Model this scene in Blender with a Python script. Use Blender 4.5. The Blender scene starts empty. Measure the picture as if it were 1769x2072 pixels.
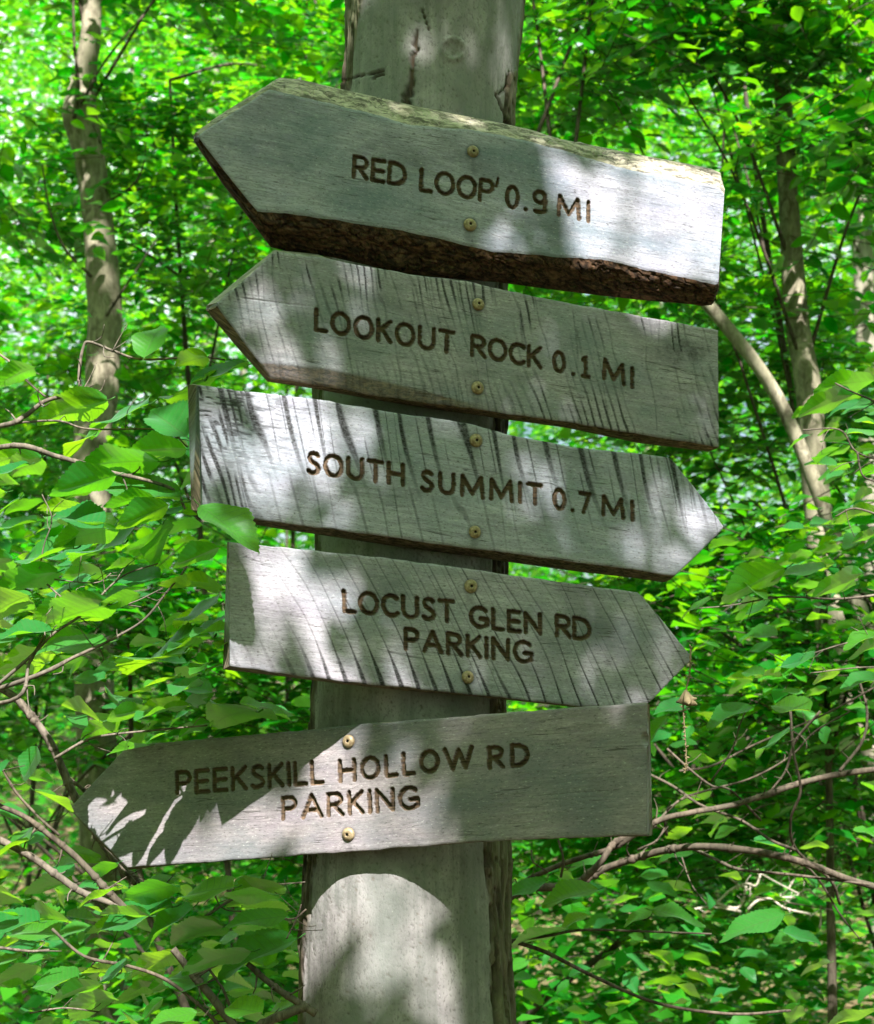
import bpy, math, random
import numpy as np
from mathutils import Vector

random.seed(7)
RNG = np.random.default_rng(7)
SC = bpy.context.scene
COL = SC.collection
R_ = math.radians

# ------------------------------------------------------------------ camera, sky, sun, exposure
CAM = np.array([0.0, 0.0, 1.6])
PITCH = R_(8.0)
F = 3540.0                       # focal length in units of a picture 1769 wide
cam_data = bpy.data.cameras.new("camera")
cam_data.sensor_fit = 'HORIZONTAL'
cam_data.sensor_width = 36.0
cam_data.lens = 36.0 * F / 1769.0
cam_data.clip_start = 0.05
cam_data.clip_end = 600.0
cam_data.dof.use_dof = True
cam_data.dof.focus_distance = 3.0
cam_data.dof.aperture_fstop = 10.0
cam = bpy.data.objects.new("camera", cam_data)
COL.objects.link(cam)
cam.location = CAM
cam.rotation_euler = (math.pi / 2 + PITCH, 0, 0)
SC.camera = cam

SUN_AZ, SUN_EL = R_(-8.95), R_(49.56)     # azimuth left of the viewing direction's back, elevation
SUN = np.array([-math.sin(SUN_AZ) * math.cos(SUN_EL), -math.cos(SUN_AZ) * math.cos(SUN_EL), math.sin(SUN_EL)])
world = bpy.data.worlds.new("World")
SC.world = world
world.use_nodes = True
wn = world.node_tree.nodes
sky = wn.new('ShaderNodeTexSky')
sky.sky_type = 'NISHITA'
sky.sun_disc = False
sky.sun_elevation = SUN_EL
sky.sun_rotation = math.atan2(SUN[0], SUN[1])
sky.air_density = 1.0
sky.dust_density = 4.0
sky.ozone_density = 1.0
wn['Background'].inputs['Strength'].default_value = 0.062
_tc = wn.new('ShaderNodeTexCoord')
_cn = wn.new('ShaderNodeTexNoise')
_cn.inputs['Scale'].default_value = 2.2
_cn.inputs['Detail'].default_value = 6.0
_cr = wn.new('ShaderNodeValToRGB')
_cr.color_ramp.elements[0].position = 0.38
_cr.color_ramp.elements[1].position = 0.58
_cm = wn.new('ShaderNodeMix')
_cm.data_type = 'RGBA'
_cm.inputs[7].default_value = (9.5, 9.8, 10.4, 1)
_wl = world.node_tree.links
_wl.new(_tc.outputs['Generated'], _cn.inputs['Vector'])
_wl.new(_cn.outputs['Fac'], _cr.inputs[0])
_wl.new(_cr.outputs[0], _cm.inputs[0])
_wl.new(sky.outputs[0], _cm.inputs[6])
_wl.new(_cm.outputs[2], wn['Background'].inputs['Color'])

sun_data = bpy.data.lights.new("sun", 'SUN')
sun_data.energy = 5.0
sun_data.angle = R_(0.53)
sun_data.color = (1.0, 0.965, 0.91)
sun = bpy.data.objects.new("sun", sun_data)
COL.objects.link(sun)
sun.rotation_euler = Vector(SUN).to_track_quat('Z', 'Y').to_euler()

SC.view_settings.view_transform = 'Standard'
SC.view_settings.look = 'None'
SC.view_settings.gamma = 1.0
SC.view_settings.use_curve_mapping = False
SC.view_settings.exposure = 2.05
SC.render.engine = 'CYCLES'
SC.cycles.max_bounces = 8
SC.cycles.diffuse_bounces = 4
SC.cycles.glossy_bounces = 2
SC.cycles.transmission_bounces = 4
SC.cycles.transparent_max_bounces = 4
SC.cycles.caustics_reflective = False
SC.cycles.caustics_refractive = False


# ------------------------------------------------------------------ helpers: picture points to places
def ray(x, y):
    cx, cz = (x - 884.5) / F, -(y - 1036.0) / F
    return np.array([cx, math.cos(PITCH) - cz * math.sin(PITCH), math.sin(PITCH) + cz * math.cos(PITCH)])


def at(x, y, depth):
    """place seen at (x, y) whose distance along the ground axis is depth"""
    r = ray(x, y)
    return CAM + r * (depth / r[1])


def project(P):
    d = np.asarray(P) - CAM
    fw = d[..., 1] * math.cos(PITCH) + d[..., 2] * math.sin(PITCH)
    up = -d[..., 1] * math.sin(PITCH) + d[..., 2] * math.cos(PITCH)
    return np.stack([884.5 + F * d[..., 0] / fw, 1036.0 - F * up / fw], -1)


def unit(v):
    v = np.asarray(v, float)
    return v / np.maximum(np.linalg.norm(v, axis=-1, keepdims=True), 1e-9)


# ------------------------------------------------------------------ helpers: noise
def _hash(i, j, seed):
    n = (i.astype(np.int64) * 374761393 + j.astype(np.int64) * 668265263 + seed * 974634777) & 0x7fffffff
    n = ((n ^ (n >> 13)) * 1274126177) & 0x7fffffff
    return ((n ^ (n >> 16)) & 0xffff) / 65535.0


def vnoise(x, y, seed=0):
    x, y = np.broadcast_arrays(np.asarray(x, float), np.asarray(y, float))
    xi, yi = np.floor(x), np.floor(y)
    fx, fy = x - xi, y - yi
    fx, fy = fx * fx * (3 - 2 * fx), fy * fy * (3 - 2 * fy)
    a, b = _hash(xi, yi, seed), _hash(xi + 1, yi, seed)
    c, d = _hash(xi, yi + 1, seed), _hash(xi + 1, yi + 1, seed)
    return (a * (1 - fx) + b * fx) * (1 - fy) + (c * (1 - fx) + d * fx) * fy


def fbm(x, y, seed=0, octaves=4):
    t, amp, s = 0.0, 0.5, 0.0
    for k in range(octaves):
        t = t + amp * vnoise(x * 2 ** k, y * 2 ** k, seed + 17 * k)
        s += amp
        amp *= 0.5
    return t / s


def sstep(a, b, x):
    t = np.clip((x - a) / (b - a), 0, 1)
    return t * t * (3 - 2 * t)


# ------------------------------------------------------------------ helpers: objects
def make_mesh(name, verts, faces, mat=None, attrs=None, smooth=True):
    """faces: list of (n, k) index arrays; attrs: {name: per-vertex array}"""
    verts = np.ascontiguousarray(verts, dtype=np.float32)
    faces = [np.asarray(f, dtype=np.int32) for f in faces if len(f)]
    me = bpy.data.meshes.new(name)
    nl = sum(f.size for f in faces)
    nf = sum(len(f) for f in faces)
    me.vertices.add(len(verts))
    me.vertices.foreach_set('co', verts.ravel())
    me.loops.add(nl)
    me.loops.foreach_set('vertex_index', np.concatenate([f.ravel() for f in faces]))
    me.polygons.add(nf)
    sizes = np.concatenate([np.full(len(f), f.shape[1], np.int32) for f in faces])
    starts = np.concatenate([[0], np.cumsum(sizes)[:-1]]).astype(np.int32)
    me.polygons.foreach_set('loop_start', starts)
    try:
        me.polygons.foreach_set('loop_total', sizes)
    except Exception:
        pass
    me.update(calc_edges=True)
    me.validate()
    if smooth:
        me.polygons.foreach_set('use_smooth', np.ones(len(me.polygons), dtype=bool))
    for k, a in (attrs or {}).items():
        a = np.asarray(a, np.float32)
        if a.ndim == 1:
            at_ = me.attributes.new(k, 'FLOAT', 'POINT')
            at_.data.foreach_set('value', a)
        else:
            at_ = me.attributes.new(k, 'FLOAT_VECTOR', 'POINT')
            at_.data.foreach_set('vector', a.ravel())
    if mat is not None:
        me.materials.append(mat)
    return me


def link(name, me, parent=None, loc=(0, 0, 0)):
    o = bpy.data.objects.new(name, me)
    COL.objects.link(o)
    o.location = loc
    if parent is not None:
        o.parent = parent
    return o


def part(name, verts, faces, mat, parent, attrs=None, smooth=True):
    """a mesh given in world places, stored relative to the thing (or part) it belongs to"""
    org = np.array(parent['org']) if parent is not None and 'org' in parent else np.zeros(3)
    return link(name, make_mesh(name, np.asarray(verts) - org, faces, mat, attrs, smooth), parent)


ORIGINS = {}


def thing(name, loc, label, cat, group=None):
    o = bpy.data.objects.new(name, None)
    COL.objects.link(o)
    o.location = loc
    o['org'] = [float(v) for v in loc]
    o['label'] = label
    o['category'] = cat
    if group:
        o['group'] = group
    return o


def smooth_path(P, n):
    """Catmull-Rom through the points"""
    P = np.asarray(P, float)
    if len(P) < 3:
        t = np.linspace(0, 1, n)[:, None]
        return P[0] * (1 - t) + P[-1] * t
    Q = np.vstack([2 * P[0] - P[1], P, 2 * P[-1] - P[-2]])
    u = np.linspace(0, len(P) - 1 - 1e-6, n)
    i = u.astype(int)
    t = (u - i)[:, None]
    p0, p1, p2, p3 = Q[i], Q[i + 1], Q[i + 2], Q[i + 3]
    return 0.5 * (2 * p1 + (p2 - p0) * t + (2 * p0 - 5 * p1 + 4 * p2 - p3) * t ** 2 + (3 * p1 - p0 - 3 * p2 + p3) * t ** 3)


def tube(P, r, sides=7, rough=0.0, seed=0):
    """(verts, [quads]) of a tube with radius r (array or pair) along the path P"""
    P = np.asarray(P, float)
    n = len(P)
    r = np.asarray(r, float)
    if r.size == 2:
        r = np.linspace(r[0], r[1], n)
    T = unit(np.gradient(P, axis=0))
    ref = np.array([0.0, 1.0, 0.0]) if abs(T[0][2]) > 0.6 else np.array([0.0, 0.0, 1.0])
    A = unit(np.cross(T, ref))
    B = np.cross(T, A)
    ang = np.linspace(0, 2 * math.pi, sides, endpoint=False)
    rr = r[:, None] * np.ones(sides)
    if rough:
        ii, jj = np.meshgrid(np.arange(n), np.arange(sides), indexing='ij')
        rr = rr * (1 + rough * (vnoise(ii * 0.45, jj * 1.7 + seed, seed) - 0.5) * 2)
    V = P[:, None, :] + rr[:, :, None] * (np.cos(ang)[None, :, None] * A[:, None, :] + np.sin(ang)[None, :, None] * B[:, None, :])
    V = V.reshape(-1, 3)
    i, j = np.meshgrid(np.arange(n - 1), np.arange(sides), indexing='ij')
    j2 = (j + 1) % sides
    Q = np.stack([i * sides + j, i * sides + j2, (i + 1) * sides + j2, (i + 1) * sides + j], -1).reshape(-1, 4)
    V = np.vstack([V, P[-1:], P[:1]])
    k = n * sides
    jj = np.arange(sides)
    cap = np.stack([(n - 1) * sides + jj, (n - 1) * sides + (jj + 1) % sides, np.full(sides, k)], -1)
    cap0 = np.stack([(jj + 1) % sides, jj, np.full(sides, k + 1)], -1)
    return V, [Q, np.vstack([cap, cap0])]


def merge(parts):
    V, F4, F3, off = [], [], [], 0
    for v, fs in parts:
        V.append(v)
        for f in fs:
            (F4 if f.shape[1] == 4 else F3).append(f + off)
        off += len(v)
    out = []
    if F4:
        out.append(np.vstack(F4))
    if F3:
        out.append(np.vstack(F3))
    return np.vstack(V), out


# ------------------------------------------------------------------ materials
class NT:
    def __init__(self, name):
        self.m = bpy.data.materials.new(name)
        self.m.use_nodes = True
        self.t = self.m.node_tree
        for n in list(self.t.nodes):
            self.t.nodes.remove(n)
        self.out = self.t.nodes.new('ShaderNodeOutputMaterial')

    def n(self, kind, **kw):
        nd = self.t.nodes.new(kind)
        for k, v in kw.items():
            setattr(nd, k, v)
        return nd

    def set(self, sock, v):
        if hasattr(v, 'links') or hasattr(v, 'is_output'):
            self.t.links.new(v, sock)
        else:
            sock.default_value = v

    def attr(self, name, out='Fac'):
        return self.n('ShaderNodeAttribute', attribute_name=name).outputs[out]

    def mapping(self, vec, scale=(1, 1, 1), loc=(0, 0, 0)):
        nd = self.n('ShaderNodeMapping')
        self.set(nd.inputs['Vector'], vec)
        nd.inputs['Scale'].default_value = scale
        nd.inputs['Location'].default_value = loc
        return nd.outputs[0]

    def noise(self, vec, scale=5.0, detail=4.0, rough=0.6, dist=0.0):
        nd = self.n('ShaderNodeTexNoise')
        self.set(nd.inputs['Vector'], vec)
        nd.inputs['Scale'].default_value = scale
        nd.inputs['Detail'].default_value = detail
        nd.inputs['Roughness'].default_value = rough
        nd.inputs['Distortion'].default_value = dist
        return nd.outputs['Fac']

    def ramp(self, fac, stops):
        nd = self.n('ShaderNodeValToRGB')
        el = nd.color_ramp.elements
        while len(el) > 1:
            el.remove(el[-1])
        for i, (p, c) in enumerate(stops):
            e = el[0] if i == 0 else el.new(p)
            e.position = p
            e.color = (c[0], c[1], c[2], 1) if hasattr(c, '__len__') else (c, c, c, 1)
        self.set(nd.inputs[0], fac)
        return nd.outputs[0]

    def mix(self, fac, a, b, mode='MIX'):
        nd = self.n('ShaderNodeMix', data_type='RGBA', blend_type=mode)
        for s, v in ((nd.inputs[0], fac), (nd.inputs[6], a), (nd.inputs[7], b)):
            if isinstance(v, tuple) and len(v) == 3:
                v = (*v, 1)
            self.set(s, v)
        return nd.outputs[2]

    def math(self, op, a, b=0.0, clamp=False):
        nd = self.n('ShaderNodeMath', operation=op, use_clamp=clamp)
        self.set(nd.inputs[0], a)
        self.set(nd.inputs[1], b)
        return nd.outputs[0]

    def bump(self, h, strength=0.5, dist=0.001):
        nd = self.n('ShaderNodeBump')
        nd.inputs['Strength'].default_value = strength
        nd.inputs['Distance'].default_value = dist
        self.set(nd.inputs['Height'], h)
        return nd.outputs[0]

    def principled(self, col, rough=0.7, spec=0.3, normal=None, metallic=0.0):
        nd = self.n('ShaderNodeBsdfPrincipled')
        self.set(nd.inputs['Base Color'], (*col, 1) if isinstance(col, tuple) and len(col) == 3 else col)
        self.set(nd.inputs['Roughness'], rough)
        self.set(nd.inputs['Specular IOR Level'], spec)
        self.set(nd.inputs['Metallic'], metallic)
        if normal is not None:
            self.set(nd.inputs['Normal'], normal)
        self.t.links.new(nd.outputs[0], self.out.inputs[0])
        return nd


def wood_material(name, light, dark, tint, seed, *a, **k):
    f = 0.74
    mg = (0.985, 0.94, 1.10)
    return wood_material_(name, tuple(c * f * g * 1.24 for c, g in zip(light, mg)), tuple(c * f * .92 * g for c, g in zip(dark, mg)), tuple(c * f * 1.02 * g for c, g in zip(tint, mg)), seed, *a, **k)


def wood_material_(name, light, dark, tint, seed, groove=False, stain=0.5, wane_top=(0.26, 0.22, 0.15), wane_bot=(0.13, 0.095, 0.06)):
    """weathered plank; bc = place on the plank in metres, saw / wane / groove = marks left on it"""
    m = NT(name)
    bc = m.attr('bc', 'Vector')
    grain = m.noise(m.mapping(bc, (16, 150, 1), (seed, seed, 0)), 1.0, 6, 0.72, 1.2)
    fine = m.noise(m.mapping(bc, (150, 420, 1), (seed, 0, 0)), 1.0, 4, 0.7)
    blot = m.noise(m.mapping(bc, (7, 13, 1), (0, seed * 1.7, 0)), 1.0, 5, 0.6)
    algae = m.noise(m.mapping(bc, (5, 9, 1), (seed * 2.3, 4, 0)), 1.0, 4, 0.65)
    col = m.mix(m.ramp(grain, [(0.25, 0.0), (0.72, 1.0)]), dark, light)
    pur = m.noise(m.mapping(bc, (8, 16, 1), (seed * 4.1, 7, 0)), 1.0, 4, 0.6)
    col = m.mix(m.ramp(pur, [(0.46, 0.0), (0.66, 0.6)]), col, (tint[0] * 1.25, tint[1] * .98, tint[2] * 1.12))
    col = m.mix(m.ramp(algae, [(0.42, 0.0), (0.66, 0.85)]), col, tint)
    col = m.mix(m.ramp(blot, [(0.30, stain), (0.47, 0.0)]), col, (dark[0] * .55, dark[1] * .55, dark[2] * .55))
    fleck = m.noise(m.mapping(bc, (120, 330, 1), (3, seed, 0)), 1.0, 3, 0.7)
    col = m.mix(m.ramp(fine, [(0.36, 0.4), (0.5, 0.0)]), col, (dark[0] * .6, dark[1] * .6, dark[2] * .6))
    col = m.mix(m.ramp(fleck, [(0.585, 0.0), (0.66, 0.75)]), col, (0.06, 0.055, 0.052))
    col = m.mix(m.ramp(fleck, [(0.30, 0.5), (0.40, 0.0)]), col, (0.52, 0.51, 0.50))
    col = m.mix(m.math('MULTIPLY', m.attr('saw'), m.ramp(fine, [(0.36, 0.55), (0.52, 1.0)])), col, (0.016, 0.015, 0.016))
    chk = m.noise(m.mapping(bc, (3.2, 75, 1), (seed * 3, 1, 0)), 1.0, 3, 0.55, 0.5)
    msk = m.noise(m.mapping(bc, (9, 20, 1), (1, seed * 5, 0)), 1.0, 2, 0.5)
    line = m.math('MULTIPLY', m.ramp(m.math('ABSOLUTE', m.math('SUBTRACT', chk, 0.5)), [(0.0, 1.0), (0.012, 0.0)]), m.ramp(msk, [(0.52, 0.0), (0.60, 0.85)]))
    col = m.mix(line, col, (0.03, 0.026, 0.024))
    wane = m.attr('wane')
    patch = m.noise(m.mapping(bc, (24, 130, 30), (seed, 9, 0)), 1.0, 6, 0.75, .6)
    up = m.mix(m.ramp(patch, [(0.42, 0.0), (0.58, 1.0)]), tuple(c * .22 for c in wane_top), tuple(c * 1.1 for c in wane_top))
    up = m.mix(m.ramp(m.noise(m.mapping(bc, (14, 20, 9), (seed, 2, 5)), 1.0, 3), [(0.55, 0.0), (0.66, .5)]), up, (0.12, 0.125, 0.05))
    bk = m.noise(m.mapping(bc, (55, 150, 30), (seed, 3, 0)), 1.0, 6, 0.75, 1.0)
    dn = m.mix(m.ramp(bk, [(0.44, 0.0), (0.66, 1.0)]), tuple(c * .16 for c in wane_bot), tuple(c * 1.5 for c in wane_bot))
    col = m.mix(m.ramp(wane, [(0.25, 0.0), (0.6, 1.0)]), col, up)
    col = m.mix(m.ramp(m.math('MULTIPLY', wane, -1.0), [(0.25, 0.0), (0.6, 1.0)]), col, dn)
    if groove:
        gcol = m.mix(m.ramp(grain, [(0.35, 0.0), (0.62, 1.0)]), (0.022, 0.015, 0.010), (0.115, 0.074, 0.045))
        col = m.mix(m.attr('groove'), col, gcol)
    h = m.math('ADD', m.math('MULTIPLY', grain, 0.7), m.math('ADD', m.math('MULTIPLY', fine, 0.35), m.math('ADD', m.math('MULTIPLY', fleck, -0.35), m.math('MULTIPLY', line, -0.8))))
    m.principled(col, 0.78, 0.22, m.bump(h, 0.6, 0.0008))
    return m.m


def leaf_material(name, refl_a, refl_b, trans_a, trans_b, veins=False, gloss=0.42, tr=0.5):
    m = NT(name)
    rnd = m.n('ShaderNodeObjectInfo').outputs['Random']
    t = m.math('POWER', m.math('FRACT', m.math('ADD', m.attr('tint'), rnd)), 1.6)
    geo = m.n('ShaderNodeNewGeometry')
    cr = m.mix(t, refl_a, refl_b)
    ct = m.mix(t, trans_a, trans_b)
    normal = None
    if veins:
        uv = m.attr('lv', 'Vector')
        sep = m.n('ShaderNodeSeparateXYZ')
        m.set(sep.inputs[0], uv)
        au = m.math('ABSOLUTE', sep.outputs[1])
        rib = m.ramp(au, [(0.0, 1.0), (0.07, 0.0)])
        ph = m.math('SINE', m.math('MULTIPLY', m.math('SUBTRACT', sep.outputs[0], m.math('MULTIPLY', au, 0.16)), 58.0))
        lat = m.ramp(ph, [(0.86, 0.0), (0.99, 1.0)])
        v = m.math('MAXIMUM', rib, m.math('MULTIPLY', lat, 0.7))
        tc = m.n('ShaderNodeTexCoord').outputs['Object']
        mott = m.noise(tc, 60.0, 4, 0.6)
        ct = m.mix(m.math('MULTIPLY', v, 0.6), ct, (0.10, 0.22, 0.02))
        cr = m.mix(m.math('MULTIPLY', v, 0.55), cr, (0.06, 0.13, 0.03))
        ct = m.mix(m.ramp(mott, [(0.35, .45), (0.6, 0.0)]), ct, tuple(c * .6 for c in trans_a))
        spot = m.noise(tc, 95.0, 2, 0.5)
        cr = m.mix(m.ramp(spot, [(0.70, 0.0), (0.74, 0.8)]), cr, (0.05, 0.03, 0.012))
        normal = m.bump(m.math('ADD', ph, m.math('MULTIPLY', rib, -3.0)), 0.14, 0.0008)
    d = m.n('ShaderNodeBsdfDiffuse')
    m.set(d.inputs['Color'], cr)
    tl = m.n('ShaderNodeBsdfTranslucent')
    m.set(tl.inputs['Color'], ct)
    mx = m.n('ShaderNodeMixShader')
    mx.inputs[0].default_value = tr
    m.t.links.new(d.outputs[0], mx.inputs[1])
    m.t.links.new(tl.outputs[0], mx.inputs[2])
    g = m.n('ShaderNodeBsdfGlossy')
    g.inputs['Roughness'].default_value = gloss
    g.inputs['Color'].default_value = (0.9, 0.95, 1.0, 1)
    fr = m.n('ShaderNodeFresnel')
    fr.inputs['IOR'].default_value = 1.4
    fm = m.math('MULTIPLY', fr.outputs[0], 0.28, True)
    m2 = m.n('ShaderNodeMixShader')
    m.set(m2.inputs[0], fm)
    if normal is not None:
        for nd in (d, tl, g):
            m.t.links.new(normal, nd.inputs['Normal'])
    m.t.links.new(mx.outputs[0], m2.inputs[1])
    m.t.links.new(g.outputs[0], m2.inputs[2])
    m.t.links.new(m2.outputs[0], m.out.inputs[0])
    return m.m


def bark_material(name, a, b, c, scale=(30, 30, 5), bump=0.004):
    m = NT(name)
    tc = m.n('ShaderNodeTexCoord').outputs['Object']
    n1 = m.noise(m.mapping(tc, scale), 1.0, 6, 0.65, 0.6)
    n2 = m.noise(m.mapping(tc, (9, 9, 4)), 1.0, 4, 0.6)
    n3 = m.noise(m.mapping(tc, (170, 170, 90)), 1.0, 3, 0.6)
    col = m.mix(m.ramp(n1, [(0.38, 0.0), (0.62, 1.0)]), a, b)
    col = m.mix(m.ramp(n2, [(0.46, 0.0), (0.66, 0.85)]), col, c)
    col = m.mix(m.ramp(n3, [(0.60, 0.0), (0.70, 0.6)]), col, tuple(x * .4 for x in a))
    m.principled(col, 0.85, 0.15, m.bump(m.math('ADD', n1, m.math('MULTIPLY', n3, 0.3)), 0.7, bump))
    return m.m


M_leaf_near = leaf_material('leaf_near', (0.014, 0.125, 0.028), (0.034, 0.165, 0.012), (0.14, 0.50, 0.006), (0.42, 0.74, 0.006), veins=True, tr=0.5)  # first tone leans teal, sky reflection put into the leaf colour
M_leaf_mid = leaf_material('leaf_mid', (0.004, 0.110, 0.004), (0.028, 0.180, 0.005), (0.018, 0.46, 0.002), (0.38, 0.80, 0.003), tr=0.5)
M_leaf_far = leaf_material('leaf_far', (0.005, 0.125, 0.005), (0.034, 0.200, 0.008), (0.022, 0.50, 0.003), (0.40, 0.82, 0.006), tr=0.5)
M_bark_grey = bark_material('bark_grey', (0.10, 0.085, 0.065), (0.33, 0.30, 0.25), (0.20, 0.19, 0.13))
M_bark_brown = bark_material('bark_brown', (0.10, 0.085, 0.06), (0.33, 0.29, 0.22), (0.18, 0.165, 0.11), (34, 34, 16))
M_bark_dark = bark_material('bark_dark', (0.035, 0.026, 0.02), (0.11, 0.085, 0.065), (0.07, 0.06, 0.045), (60, 60, 14), 0.002)
M_bark_twig = bark_material('bark_twig', (0.045, 0.036, 0.028), (0.16, 0.13, 0.105), (0.10, 0.085, 0.07), (80, 80, 30), 0.0015)
M_dead_twig = bark_material('dead_twig', (0.22, 0.19, 0.15), (0.42, 0.38, 0.32), (0.33, 0.29, 0.24), (80, 80, 20), 0.0015)

# ------------------------------------------------------------------ ground
def build_ground():
    n = 121
    xs = np.sign(np.linspace(-1, 1, n)) * np.abs(np.linspace(-1, 1, n)) ** 1.8 * 150
    ys = np.sign(np.linspace(-1, 1, n)) * np.abs(np.linspace(-1, 1, n)) ** 1.8 * 150 + 10
    X, Y = np.meshgrid(xs, ys, indexing='ij')
    Z = (fbm(X * 0.25 + 40, Y * 0.25 + 40, 3) - 0.5) * 0.5 * sstep(2.5, 9, np.hypot(X, Y)) + 0.055 * np.maximum(Y - 14, 0) ** 1.1
    Z = np.where(Y > 14, Z, Z)
    V = np.stack([X, Y, Z], -1).reshape(-1, 3)
    i, j = np.meshgrid(np.arange(n - 1), np.arange(n - 1), indexing='ij')
    Q = np.stack([i * n + j, (i + 1) * n + j, (i + 1) * n + j + 1, i * n + j + 1], -1).reshape(-1, 4)
    m = NT('leaf_litter')
    tc = m.n('ShaderNodeTexCoord').outputs['Object']
    vo = m.n('ShaderNodeTexVoronoi')
    m.set(vo.inputs['Vector'], tc)
    vo.inputs['Scale'].default_value = 14.0
    n1 = m.noise(tc, 1.3, 5, 0.6)
    col = m.ramp(m.noise(vo.outputs['Color'], 3.0, 2), [(0.3, (0.075, 0.05, 0.03)), (0.55, (0.17, 0.115, 0.07)), (0.8, (0.26, 0.20, 0.13))])
    col = m.mix(m.ramp(n1, [(0.45, 0.0), (0.62, 0.8)]), col, (0.04, 0.075, 0.02))
    m.principled(col, 0.9, 0.1, m.bump(vo.outputs['Distance'], 0.6, 0.02))
    g = link('ground', make_mesh('ground', V, [Q], m.m))
    g['kind'] = 'structure'
    return g


build_ground()


def ground_z(x, y):
    return float((fbm(np.array(x * 0.25 + 40), np.array(y * 0.25 + 40), 3) - 0.5) * 0.5 * sstep(2.5, 9, math.hypot(x, y)) + 0.055 * max(y - 14, 0) ** 1.1)


# ------------------------------------------------------------------ the tree that carries the signs
TREE_Y = 3.17
_TY = [-120, 0, 120, 250, 500, 800, 1130, 1440, 1750, 2072, 2260]
_TL = [700, 690, 689, 684, 655, 637, 641, 628, 618, 614, 606]
_TR = [1082, 1066, 1058, 1046, 1034, 1026, 1024, 1024, 1025, 1032, 1042]


def trunk_axis(y):
    l, r = np.interp(y, _TY, _TL), np.interp(y, _TY, _TR)
    return at((l + r) / 2, y, TREE_Y)


def trunk_radius(y):
    l, r = np.interp(y, _TY, _TL), np.interp(y, _TY, _TR)
    return (r - l) / 2 / F * TREE_Y


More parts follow.
